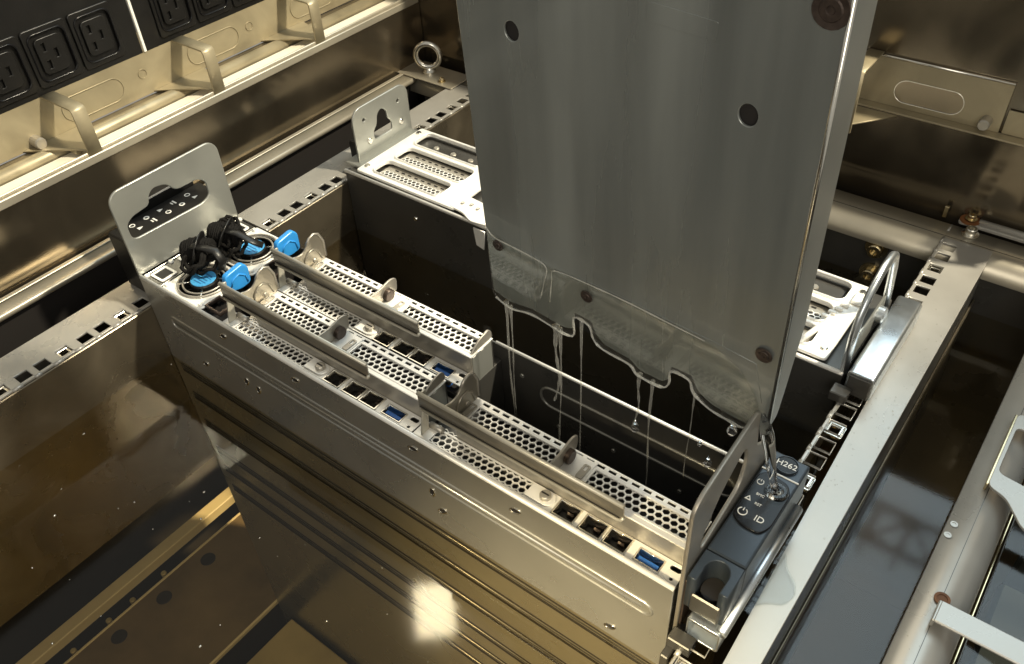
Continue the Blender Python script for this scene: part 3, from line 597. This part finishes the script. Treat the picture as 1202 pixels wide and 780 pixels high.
# ================================================================== SERVER NODES
def server_node(loc, label):
    t = thing('server_node', loc, label, 'server node', 'server nodes in the chassis')
    L_, D = 0.1765, 0.0445
    box('casing', (0.0006, L_ - 0.0008, 0.0026, D, -0.29, -0.0105), 'charcoal', t, 0.0004)
    # lower port lane
    holes = [rect(0.012, 0.081, 0.0035, 0.0133)]
    ports = [(0.1005, 0.1135), (0.1175, 0.1305), (0.1325, 0.1455)]
    for a, b in ports: holes.append(rect(a, b, 0.0028, 0.0128))
    holes.append(rect(0.1508, 0.1652, 0.0036, 0.0112)); holes.append(circ(0.1722, 0.0045, 0.0010, 12)); holes.append(rr(0.1685, 0.1748, 0.0092, 0.0124, 0.0015, 3))
    plate('port_plate', rect(0.0005, L_, 0.0024, 0.0144), holes, 'XY', -0.0005, 0.0010, 'plated', t, 0.0002)
    link('port_grille', hexgrille(0.0125, 0.0805, 0.004, 0.0130, -0.0012), 'plated', t)
    box('port_void', (0.0010, L_ - 0.001, 0.0028, 0.0142, -0.0102, -0.0095), 'void', t, 0)
    for a, b in ports:
        p = plate('network_port', rect(a - 0.0006, b + 0.0006, 0.0022, 0.0134), [rect(a + 0.0004, b - 0.0004, 0.0032, 0.0124)], 'XY', -0.0035, 0.0088, 'bright', t, 0.0002)
        box('port_contacts', (a + 0.003, b - 0.003, 0.0034, 0.0060, -0.0085, -0.0050), 'dkscrew', p, 0.0002)
        box('port_latch', (a + 0.0045, b - 0.0045, 0.0104, 0.0123, -0.0085, -0.0060), 'dkscrew', p, 0.0002)
        box('port_floor', (a + 0.0005, b - 0.0005, 0.0033, 0.0123, -0.0092, -0.0087), 'void', p, 0)
    u = plate('usb_port', rect(0.1504, 0.1656, 0.0032, 0.0116), [rect(0.1512, 0.1648, 0.0040, 0.0108)], 'XY', -0.0030, 0.0072, 'bright', t, 0.0002)
    box('usb_tongue', (0.1522, 0.1638, 0.0052, 0.0078, -0.0060, -0.0006), 'usb', u, 0.0002)
    box('usb_floor', (0.1513, 0.1647, 0.0041, 0.0107, -0.0090, -0.0064), 'usb', u, 0)
    plate('screw_tab', [(0.0815, 0.0036), (0.0925, 0.0036)] + [(0.0935 + 0.0050 * sin(a), 0.0086 - 0.0050 * cos(a)) for a in [pi * i / 8 for i in range(9)]] + [(0.0815, 0.0136)], [], 'XY', 0.0008, 0.0011, 'plated', t, 0.0003)
    s = lathe('thumb_screw', [(0.0033, 0), (0.0033, 0.0022), (0.0027, 0.0030), (0.0005, 0.0030)], 'handle', t, 20, 'Z', (0.0925, 0.0086, 0.0013))
    box('screw_slot', (0.0901, 0.0949, 0.0082, 0.0090, 0.0043, 0.0046), 'void', s, 0)
    tube('hinge_pin', [(0.006, 0.0126, 0.0016), (0.0155, 0.0126, 0.0016)], 0.0021, 'handle', t, 10)
    # raised slot lane
    notch = [rect(0.030 + 0.0072 * k, 0.0346 + 0.0072 * k, 0.0334, 0.0352) for k in range(20)]
    win = [rect(0.0300, 0.0890, 0.0188, 0.0308), rect(0.1105, 0.1735, 0.0188, 0.0308)]
    plate('slot_plate', rect(0.0240, L_, 0.0145, 0.0366), win + notch, 'XY', 0.0145, 0.0010, 'plated', t, 0.0003)
    for a, b in ((0.0300, 0.0890), (0.1105, 0.1735)):
        link('slot_grille', hexgrille(a + 0.001, b, 0.0190, 0.0306, 0.0136), 'plated', t)
        plate('slot_rim', rect(a - 0.0012, b + 0.0012, 0.0176, 0.0320), [rect(a, b, 0.0188, 0.0308)], 'XY', 0.0152, 0.0005, 'plated', t, 0.0001)
    box('slot_void', (0.0250, L_ - 0.002, 0.0168, 0.0354, 0.0050, 0.0058), 'void', t, 0)
    box('slot_front', (0.0245, L_ - 0.0003, 0.0147, 0.0158, -0.009, 0.0138), 'handle', t, 0.0002)
    box('slot_back', (0.0245, L_ - 0.0003, 0.0354, 0.0364, -0.010, 0.0138), 'charcoal', t, 0.0002)
    box('slot_end', (L_ - 0.0012, L_ - 0.0002, 0.0160, 0.0352, -0.010, 0.0138), 'galv', t, 0.0002)
    box('bracket_end', (0.0915, 0.1095, 0.0180, 0.0340, 0.0151, 0.0160), 'plated', t, 0.0003)
    for a in (0.1040, 0.0255):
        plate('slot_clip', rr(a, a + 0.0042, 0.0195, 0.0300, 0.001, 2), [rr(a + 0.0012, a + 0.0030, 0.0255, 0.0290, 0.0006, 2)], 'XY', 0.0164, 0.0008, 'handle', t, 0.0002)
    # carrying handle and its brackets
    prof = rounded([(0.0066, 0.0205), (0.0077, 0.0205), (0.0077, 0.0316), (0.0066, 0.0316)], 0.0003, 1)
    hb = link('handle_bar', prismmesh(prof, 'YZ', 0.0052, 0.1420), 'bar', t)
    tube('bar_bead', [(0.0050, 0.0074, 0.0322), (0.1415, 0.0074, 0.0322)], 0.0014, 'sheet', hb, 10)
    tube('bar_bead', [(0.0062, 0.0068, 0.0202), (0.1380, 0.0068, 0.0202), (0.1408, 0.0068, 0.0212), (0.1420, 0.0068, 0.0240)], 0.0010, 'sheet', hb, 8)
    box('bar_groove', (0.0062, 0.1400, 0.0062, 0.0066, 0.0226, 0.0232), 'void', hb, 0)
    plate('handle_post', [(0.0040, 0.0002), (0.0105, 0.0002), (0.0125, 0.0180), (0.0125, 0.0318), (0.0082, 0.0318), (0.0082, 0.0195)], [], 'YZ', 0.0060, 0.0013, 'sheet', t, 0.0003)
    br = plate('end_bracket', rounded([(0.0083, 0.0180), (0.0083, 0.0322), (0.0140, 0.0298), (0.0200, 0.0306), (0.0250, 0.0378), (0.0300, 0.0398), (0.0345, 0.0378), (0.0374, 0.0300), (0.0372, 0.0152), (0.0150, 0.0152)], 0.0035, 4)[::-1], [], 'YZ', 0.0240, 0.0014, 'bar', t, 0.0005, 2)
    tube('bracket_bead', [(0.0249, y, z) for y, z in ((0.0170, 0.0170), (0.0180, 0.0240), (0.0220, 0.0280), (0.0270, 0.0285), (0.0310, 0.0250), (0.0330, 0.0170))], 0.0007, 'bar', br, 8)
    screw('rivet', (0.0247, 0.0265, 0.0190), 0.0017, 'handle', br, 'X', 0.0007)
    tube('bracket_hem', [(0.0247, y, z) for y, z in ((0.0225, 0.0345), (0.0255, 0.0380), (0.0300, 0.0394), (0.0340, 0.0374), (0.0370, 0.0300), (0.0370, 0.0170))], 0.0009, 'handle', br, 8)
    fn = plate('middle_fin', rounded([(0.0083, 0.0162), (0.0083, 0.0275), (0.0200, 0.0268), (0.0320, 0.0290), (0.0376, 0.0270), (0.0366, 0.0162)], 0.004, 4)[::-1], [], 'YZ', 0.0938, 0.0014, 'handle', t, 0.0004, 2)
    lathe('knob', [(0.0044, 0.0), (0.0044, 0.0024), (0.0038, 0.0030)], 'dkscrew', fn, 24, 'X', (0.0946, 0.0272, 0.0196))
    plate('rear_fin', rounded([(0.0150, 0.0155), (0.0240, 0.0220), (0.0340, 0.0240), (0.0368, 0.0200), (0.0366, 0.0155)], 0.003, 4)[::-1], [], 'YZ', 0.1752, 0.0014, 'handle', t, 0.0004, 2)
    tb = link('latch_tab', platemesh(rounded([(0.0100, 0.0230), (0.0115, 0.0350), (0.0270, 0.0372), (0.0305, 0.0330), (0.0300, 0.0200), (0.0210, 0.0190)], 0.003, 4)[::-1], [], 'YZ', 0.0045, 0.0046, 0.0011, 2), 'blue', t)
    tube('tab_bead', [(0.0070, y, z) for y, z in ((0.0140, 0.0255), (0.0165, 0.0300), (0.0220, 0.0315), (0.0265, 0.0280), (0.0272, 0.0220))], 0.0006, 'blue', tb, 6)
    for p in tb.data.polygons: p.use_smooth = False
    return t
n1 = server_node((0.0885, 0.002, -0.003), 'front left server node with handle bar and blue latch tab beside the chassis front edge')
def node_copy(loc, label):
    c = copy_tree(n1); c.location = loc; c['label'] = label; return c
n2 = node_copy((0.0885, 0.0475, -0.003), 'rear left server node with blue latch tab next to the open black slot')
n3 = node_copy((0.2655, 0.002, -0.003), 'right server node with hexagonal grilles in front of the empty slot')
for ch_ in list(n3.children):      # the right hand node shows no blue latch
    if ch_.name.startswith('latch_tab'):
        for g in list(ch_.children): bpy.data.objects.remove(g)
        bpy.data.objects.remove(ch_)

# ================================================================== LIFTED NODE TRAY
TR = thing('lifted_tray', (0.27283, 0.07981, 0.05478), 'large wet grey node tray being lifted out of the chassis and dripping', 'server tray', None, (radians(3.714), radians(0.348), radians(-3.041)))
H = 0.285
bot = rounded([(0.0, 0.003), (0.012, 0.0), (0.030, 0.0035), (0.052, 0.002), (0.0585, 0.0045), (0.0595, 0.0180), (0.0715, 0.0175), (0.0745, 0.0085), (0.080, 0.0045), (0.097, 0.0035), (0.1025, -0.0012), (0.117, -0.0010), (0.1205, 0.0030), (0.1215, 0.0140), (0.1340, 0.0145), (0.1375, 0.0060), (0.146, 0.0010), (0.158, 0.0), (0.177, 0.0), (0.177, H), (0.0, H)], 0.0022, 3)
plate('tray_sheet', bot, [circ(0.0318, 0.1719, 0.0040, 20, 0.0046), circ(0.1464, 0.1675, 0.0040, 20, 0.0046)], 'XZ', 0.0007, 0.0014, 'wet', TR, 0.0004)
for x, z in ((0.0318, 0.1719), (0.1464, 0.1675)): plate('hole_backing', circ(x, z, 0.0060, 16), [], 'XZ', 0.0018, 0.0006, 'void', TR, 0.0001)
plate('side_flange', rounded([(0.0016, 0.002), (0.010, 0.004), (0.014, 0.020), (0.018, 0.040), (0.022, 0.058), (0.022, H), (0.0016, H)], 0.004), [], 'YZ', 0.1762, 0.0014, 'galv', TR, 0.0004)  # right flange in lighter zinc than the sheet, so this side looks lit
plate('side_flange', rounded([(0.0016, 0.004), (0.016, 0.012), (0.022, 0.03), (0.022, H), (0.0016, H)], 0.004), [], 'YZ', 0.0009, 0.0014, 'wet', TR, 0.0004)
tube('edge_bead', [(0.1768, 0.0006, 0.004), (0.1768, 0.0006, H)], 0.0010, 'bright', TR, 8)
box('tray_rear', (0.003, 0.174, 0.0195, 0.0215, 0.07, H), 'charcoal', TR, 0.0004)
box('tray_top', (0.002, 0.175, 0.0018, 0.0190, H - 0.003, H - 0.001), 'wet', TR, 0.0004)
for k, (x, z, r) in enumerate(((0.1703, 0.2135, 0.0068), (0.009, 0.0422, 0.0036), (0.0696, 0.0358, 0.0038), (0.1692, 0.0525, 0.0042))):
    s = lathe('countersunk_screw', [(r, 0), (r * 0.95, 0.0005), (r * 0.62, 0.0003), (r * 0.55, 0.0008), (r * 0.25, 0.0008), (r * 0.2, 0.0003), (0.0001, 0.0003)], 'dkscrew', TR, 18, '-Y', (x, 0.0 if k == 0 else -0.0011, z))
plate('label_ghost', rounded([(0.1010, 0.1935), (0.1305, 0.1925), (0.1310, 0.2000), (0.1010, 0.2010)], 0.001), [], 'XZ', -0.00015, 0.0003, 'wet', TR, 0.00005)
plate('lower_flange', [(0.0022, 0.0080), (0.0065, 0.0480)] + [(0.0191, 0.0468), (0.0328, 0.0462), (0.0425, 0.0432), (0.0350, 0.0120), (0.02, 0.007)][::1], [], 'XZ', -0.0001, 0.0003, 'wet', TR, 0.0001)
plate('lower_flange', [(0.0470, 0.0430), (0.073, 0.0459), (0.0966, 0.0462), (0.1207, 0.0454), (0.1435, 0.0456), (0.166, 0.044), (0.172, 0.020), (0.150, 0.015), (0.140, 0.021), (0.116, 0.020), (0.110, 0.012), (0.080, 0.012), (0.074, 0.023), (0.055, 0.023), (0.042, 0.014)], [], 'XZ', -0.0001, 0.0003, 'wet', TR, 0.0001)

# film of fluid hanging on the tray's lower edge
def tray_pt(u, d, v):
    return TR.matrix_basis @ Vector((u, d, v))
fl = tag(plate('fluid_film', rounded([(0.0012, 0.0520), (0.0065, 0.0470), (0.0191, 0.0462), (0.0328, 0.0455), (0.0430, 0.0428), (0.0470, 0.0436), (0.073, 0.0452), (0.0966, 0.0455), (0.1207, 0.0446), (0.1435, 0.0440), (0.160, 0.036), (0.1700, 0.022), (0.1740, 0.004), (0.1640, -0.0030), (0.158, -0.0028), (0.146, -0.0016), (0.1365, 0.0040), (0.1330, 0.0120), (0.1225, 0.0118), (0.1218, 0.0020), (0.117, -0.0040), (0.1025, -0.0042), (0.097, 0.0008), (0.080, 0.0018), (0.0735, 0.0060), (0.0705, 0.0150), (0.0605, 0.0155), (0.0600, 0.0020), (0.052, -0.0016), (0.030, 0.0005), (0.013, -0.0035), (0.0002, 0.0010)], 0.003, 3)[::-1], [], 'XZ', -0.0009, 0.0009, 'film', None, 0.0004, 2), 'clear film of fluid clinging to the lower edge of the lifted tray', 'fluid')
fl.location = TR.location; fl.rotation_euler = TR.rotation_euler
for p in fl.data.polygons: p.use_smooth = True
_e = [(0.1740, 0.004), (0.1640, -0.0030), (0.158, -0.0028), (0.146, -0.0016), (0.1365, 0.0040), (0.1330, 0.0120), (0.1225, 0.0118), (0.1218, 0.0020), (0.117, -0.0040), (0.1025, -0.0042), (0.097, 0.0008), (0.080, 0.0018), (0.0735, 0.0060), (0.0705, 0.0150), (0.0605, 0.0155), (0.0600, 0.0020), (0.052, -0.0016), (0.030, 0.0005), (0.013, -0.0035), (0.0002, 0.0010)]
def smooth_path(p, n=4):
    out = []
    for i in range(len(p) - 1):
        p0, p1, p2, p3 = (Vector(p[max(i - 1, 0)]), Vector(p[i]), Vector(p[i + 1]), Vector(p[min(i + 2, len(p) - 1)]))
        for j in range(n):
            t = j / n; out.append(0.5 * (2 * p1 + (p2 - p0) * t + (2 * p0 - 5 * p1 + 4 * p2 - p3) * t * t + (3 * p1 - p0 - 3 * p2 + p3) * t ** 3))
    return out
M['rim'] = glassy('rim_highlight', (0.97, 0.97, 0.95), 0.0, 60, 1.6, 0.0, 0.26)  # white mixed into the clear fluid as a painted highlight along the film's rim
_r = random.Random(4)
q = smooth_path(_e); tube('film_rim_glint', [(p.x, -0.0012, p.y) for p in q], [_r.uniform(0.0004, 0.0009) for p in q], 'rim', fl, 7)
q = smooth_path([(0.0012, 0.0520), (0.0065, 0.0470), (0.0191, 0.0462), (0.0328, 0.0455), (0.0430, 0.0428), (0.0405, 0.030), (0.0365, 0.014)]); tube('film_rim_glint', [(p.x, -0.0011, p.y) for p in q], [_r.uniform(0.0002, 0.0005) for p in q], 'rim', fl, 7)
q = smooth_path([(0.0440, 0.018), (0.0465, 0.036), (0.0490, 0.0434), (0.073, 0.0452), (0.0966, 0.0455), (0.1207, 0.0446), (0.1435, 0.0440)]); tube('film_rim_glint', [(p.x, -0.0011, p.y) for p in q], [_r.uniform(0.0002, 0.0005) for p in q], 'rim', fl, 7)
# streams and drops
def stream(u, v, z1, r, label, wob=0.0012, name='fluid_stream', d=-0.0008):
    a = tray_pt(u, d, v); n = 26; ph = random.uniform(0, 6)
    pts = []; rad = []
    for i in range(n):
        f = i / (n - 1); z = a.z + (z1 - a.z) * f
        pts.append((a.x + wob * sin(ph + 7 * f) * f, a.y + wob * 0.6 * cos(ph + 5 * f) * f, z))
        rad.append(0.62 * r * (1.9 * math.exp(-9 * f) + 0.75 + 0.30 * sin(ph + 23 * f) + 0.15 * sin(61 * f)))
    return tag(link(name, tubemesh(pts, rad, 8), 'drip', None, True), label, 'fluid stream', 'streams falling from the lifted tray')
stream(0.0100, 0.000, FZ - 0.004, 0.0009, 'leftmost thin stream falling from the lifted tray corner')
stream(0.0130, -0.002, FZ - 0.004, 0.0006, 'second thin stream close beside the leftmost one')
stream(0.0470, 0.001, -0.006, 0.0015, 'thick twisted stream falling left of the first tray notch', 0.002)
stream(0.0500, 0.001, FZ - 0.004, 0.0008, 'thin stream running down beside the thick twisted stream', 0.0015)
stream(0.0655, 0.0165, FZ - 0.004, 0.0007, 'straight thin stream falling from the first tray notch', 0.0004)
stream(0.1035, -0.003, 0.010, 0.0012, 'short stream ending in a blob between the tray notches', 0.0012)
stream(0.1120, -0.003, FZ - 0.004, 0.0009, 'slanting thin stream just left of the second tray notch', 0.002)
stream(0.1370, 0.004, -0.010, 0.0005, 'faint stream right of the second tray notch', 0.0004)
def drop(p, r, label):
    prof = [(0.0001, -r), (r * 0.6, -r * 0.8), (r, 0), (r * 0.75, r * 0.8), (r * 0.35, r * 1.7), (0.0001, r * 2.6)]
    return tag(link('fluid_drop', lathemesh(prof, 14, 'Z', p), 'clear', None, True), label, 'drop', 'falling drops')
q = tray_pt(0.1035, -0.001, 0); drop((q.x, q.y, 0.008), 0.0026, 'drop at the end of the short stream')
q = tray_pt(0.160, -0.001, 0); drop((q.x, q.y, 0.045), 0.0028, 'drop hanging under the right end of the tray')
q = tray_pt(0.150, -0.001, 0); drop((q.x, q.y, 0.012), 0.0024, 'large drop falling below the right end of the tray')
drop((q.x - 0.006, q.y, 0.0235), 0.0013, 'small drop falling right of the second notch')
# stream over the control panel, from the ear tip
pts = [(0.4480, 0.0640, 0.0725), (0.4490, 0.0690, 0.0600), (0.4510, 0.0705, 0.0510), (0.4535, 0.0700, 0.0430), (0.4560, 0.0695, 0.0340), (0.4590, 0.0688, 0.0250), (0.4612, 0.0684, 0.0195)]
tag(link('fluid_stream', tubemesh(pts, [0.0010, 0.0030, 0.0036, 0.0030, 0.0026, 0.0018, 0.0024], 10), 'clear', None, True), 'thick clear stream pouring from the right ear onto the control panel', 'fluid stream', 'streams falling from the lifted tray')
lathe_p = [(0.0001, 0.0), (0.0062, 0.0), (0.0058, 0.0008), (0.0045, 0.0012), (0.0030, 0.0007), (0.0001, 0.0005)]
tag(link('fluid_splash', lathemesh(lathe_p, 28, 'Z', (0.4618, 0.0678, ZK + 0.0014)), 'thin', None, True), 'round splash of clear fluid on the control panel button', 'splash')
pud = platemesh(rounded([(0.4735, 0.0300), (0.4790, 0.0360), (0.4868, 0.0400), (0.4890, 0.0490), (0.4860, 0.0560), (0.4790, 0.0610), (0.4745, 0.0700), (0.4728, 0.0660), (0.4726, 0.0400)], 0.005, 5), [], 'XY', RZ + 0.0007, 0.0014, 0.0006, 3)
tag(link('fluid_puddle', pud, 'thin', None, True), 'clear rounded puddle on the right rail beside the aluminium channel', 'puddle')
# bubbles and specks on the fluid and wet drops on the right rail
bm = bmesh.new()
def blob(c, r, sq=0.5):
    bmesh.ops.create_icosphere(bm, subdivisions=1, radius=r, matrix=Matrix.Translation(c) @ Matrix.Diagonal((1, random.uniform(0.6, 1.6), sq, 1)))
for i in range(46):
    blob((random.uniform(-0.0, 0.40), random.uniform(-0.20, -0.005), FZ), random.choice((0.0003, 0.0004, 0.0006, 0.0009)), 0.6)
tag(link('surface_bubbles', frombm(bm, 'b'), 'bright', None, True), 'tiny pale bubbles scattered on the fluid in front of the chassis', 'bubbles', None, 'stuff')
bm = bmesh.new()
for i in range(70):
    y = random.gauss(0.20, 0.05); blob((random.uniform(0.472, 0.4895), y, RZ + 0.0001), random.choice((0.0003, 0.0004, 0.0006)), 0.5)
for i in range(20):
    blob((random.uniform(0.539, 0.549), random.uniform(0.05, 0.30), RZ + 0.0001), random.choice((0.0003, 0.0005)), 0.5)
tag(link('wet_droplets', frombm(bm, 'b'), 'drip', None, True), 'fine clear droplets sprinkled over the right rail and beam', 'droplets', None, 'stuff')

# ================================================================== FAR SERVER CHASSIS
FC = thing('server_chassis', (0.0, 0.2072, -0.0155), 'far dark server chassis with slotted cage and keyhole ear behind the lifted tray', 'server chassis')
WF, DF = 0.4500, 0.0920
box('casing', (0.0, WF, 0.0, DF, -0.30, -0.0030), 'charcoal', FC, 0.0006)
tube('front_hem', [(0.0, 0.0003, -0.0012), (WF, 0.0003, -0.0012)], 0.0016, 'plated', FC, 8)
screw('screw', (0.081, -0.0001, -0.022), 0.0022, 'bright', FC, '-Y', 0.001)
def cage(x0, x1, mirror):
    t = FC
    top = []
    n = 3; bars = []
    ys = [(0.0085, 0.0285), (0.0350, 0.0555), (0.0630, 0.0845)]
    xs = [(0.0140, 0.0900), (0.0150, 0.0930), (0.0130, 0.0900)]
    f = lambda x: (x1 - x) if mirror else (x0 + x)
    hl = []
    for (a, b), (p, q) in zip(xs, ys):
        l, r = sorted((f(a), f(b))); hl.append(rr(l, r, p, q, 0.006, 5))
    l, r = sorted((f(0.0), f(0.1120)))
    plate('cage_plate', rounded(rect(l, r, 0.0025, 0.0890), 0.003), hl, 'XY', 0.0014, 0.0026, 'plated', t, 0.0008, 2)
    for h in hl:
        plate('slot_hem', [((p[0] - sum(q[0] for q in h) / len(h)) * 1.03 + sum(q[0] for q in h) / len(h), (p[1] - sum(q[1] for q in h) / len(h)) * 1.14 + sum(q[1] for q in h) / len(h)) for p in h], [h], 'XY', 0.0032, 0.0022, 'plated', t, 0.0009, 2)
    for k, (p, q) in enumerate(ys):
        a, b = sorted((f(0.020), f(0.088)))
        box('inner_floor', (a - 0.004, b + 0.004, p - 0.001, q + 0.001, -0.0028, -0.0018), 'handle' if k < 2 else 'charcoal', t, 0.0002)
        if k < 2:
            box('grille_well', (a, b, p + 0.003, p + 0.011, -0.0017, -0.0013), 'void', t, 0)
            link('grille', hexgrille(a + 0.002, b - 0.002, p + 0.0035, p + 0.0105, -0.0009, 0.0045, 0.0021, 0.0003), 'plated', t)
            for j in range(8):
                xx = a + 0.006 + j * 0.0075; box('dash', (xx, xx + 0.0035, q - 0.0042, q - 0.0030, -0.0017, -0.0013), 'void', t, 0)
        else:
            for j in range(3): screw('screw', (a + 0.012 + 0.020 * j, p + 0.010, -0.0018), 0.0028, 'handle', t)
    for yy in (0.012, 0.080):
        xx = f(0.005); screw('screw', (xx, yy, 0.0027), 0.0026, 'bright', t)
cage(0.012, 0.0, False)
cage(0.0, 0.437, True)
fe = plate('ear', [(0.0150, -0.004), (0.0850, -0.004)] + rr(0.0150, 0.0850, 0.01, 0.0490, 0.011, 6)[7:21], [rounded([(0.0375, 0.0125), (0.0605, 0.0125), (0.0605, 0.0210), (0.0565, 0.0250), (0.0560, 0.0335), (0.0500, 0.0380), (0.0445, 0.0345), (0.0425, 0.0250), (0.0375, 0.0210)], 0.003, 3), circ(0.0282, 0.0360, 0.0017, 12), circ(0.0716, 0.0355, 0.0017, 12)], 'YZ', 0.0030, 0.0020, 'galv', FC, 0.0006, 2)
for y, z in ((0.0310, 0.0145), (0.0720, 0.0152)): screw('rivet', (0.0040, y, z), 0.0028, 'bright', fe, 'X', 0.0014)
box('ear_foot', (-0.010, 0.014, 0.010, 0.087, -0.0028, 0.0), 'galv', FC, 0.0006)
box('ear_block', (-0.022, -0.001, 0.028, 0.040, -0.0100, 0.008), 'black', FC, 0.001)
plate('side_tab', rounded([(0.1180, 0.004), (0.134, 0.002), (0.146, -0.004), (0.160, -0.002), (0.160, 0.020), (0.118, 0.024)], 0.003), [], 'XY', 0.0022, 0.0018, 'plated', FC, 0.0005)
plate('side_tab_drop', [(0.150, -0.020), (0.158, -0.022), (0.160, -0.0035), (0.148, -0.0035)], [], 'XZ', -0.0022, 0.0014, 'plated', FC, 0.0004)
for k in range(3): screw('screw', (0.126 + 0.008 * k, 0.012 + 0.002 * (k % 2), 0.0031), 0.0018, 'bright', FC)
# right end: hoop handle and aluminium channel
hp = [(0.4492, 0.004, -0.002), (0.4492, 0.002, 0.030), (0.4492, 0.004, 0.044), (0.4492, 0.014, 0.056), (0.4492, 0.032, 0.0625), (0.4492, 0.046, 0.0625), (0.4492, 0.056, 0.056), (0.4492, 0.062, 0.044), (0.4492, 0.070, 0.022), (0.4492, 0.076, -0.002)]
tube('hoop_handle', hp, 0.0042, 'alu', FC, 12, False, (0.6, 1.0))
plate('hoop_web', [(0.006, 0.0), (0.006, 0.026), (0.030, 0.018), (0.068, 0.018), (0.072, 0.0)], [], 'YZ', 0.4490, 0.0014, 'galv', FC)
lathe('latch_knob', [(0.006, 0), (0.006, 0.004), (0.005, 0.005)], 'alu', FC, 20, 'X', (0.4497, 0.055, 0.010))
fch = plate('support_channel', rounded([(0.4535, -0.0110), (0.4705, -0.0110), (0.4705, 0.0060), (0.4690, 0.0080), (0.4535, 0.0080)], 0.003), [], 'XZ', 0.040, 0.090, 'alu', FC, 0.0006)
box('channel_plug', (0.4550, 0.4690, -0.0062, -0.0051, -0.0098, 0.0060), 'charcoal', fch, 0.0006)
box('latch_foot', (0.4480, 0.4590, -0.016, -0.006, -0.0110, -0.004), 'charcoal', FC, 0.0006)
for k in range(4): box('cage_lug', (0.4180 + 0.0022 * k, 0.4235 + 0.0022 * k, 0.040 + 0.006 * k, 0.043 + 0.006 * k, 0.0028, 0.0050), 'plated', FC, 0.0005)
tube('cage_bead', [(0.4155, 0.006, 0.0030), (0.4235, 0.038, 0.0030)], 0.0022, 'plated', FC, 8)
box('cage_pad', (0.4290, 0.4400, 0.064, 0.076, 0.0028, 0.0056), 'plated', FC, 0.0008)

# ================================================================== roof truss that the fluid mirrors
t = thing('roof_truss', (0.6, 2.2, 2.5), 'grey lattice roof truss mirrored in the fluid beside the right rail', 'truss')
ly = (0.0, 0.19)
for y in ly:
    for z in (0.0, 0.19): tube('chord', [(-2.2, y, z), (0.0, y, z)], 0.022, 'truss', t, 8)
for k in range(17):
    x = -0.135 * k
    for z in (0, 0.19): tube('lacing', [(x, ly[0], z), (x, ly[1], z)], 0.014, 'truss', t, 6)
    for z in (0,): tube('lacing', [(x, ly[k % 2], z), (x - 0.135, ly[1 - k % 2], z)], 0.012, 'truss', t, 6)
    for y in ly: tube('lacing', [(x, y, 0), (x, y, 0.19)], 0.012, 'truss', t, 6)

L = bpy.data.lights.new('truss_fill_spot', 'SPOT'); L.energy = 26; L.color = (0.9, 0.97, 1.0); L.spot_size = radians(80); L.shadow_soft_size = 0.02  # added light, there only to brighten the mirrored truss
o = bpy.data.objects.new('truss_fill_spot', L); COL.objects.link(o); o.location = (0.3, 2.0, 1.6); o.rotation_euler = (pi, 0, 0)
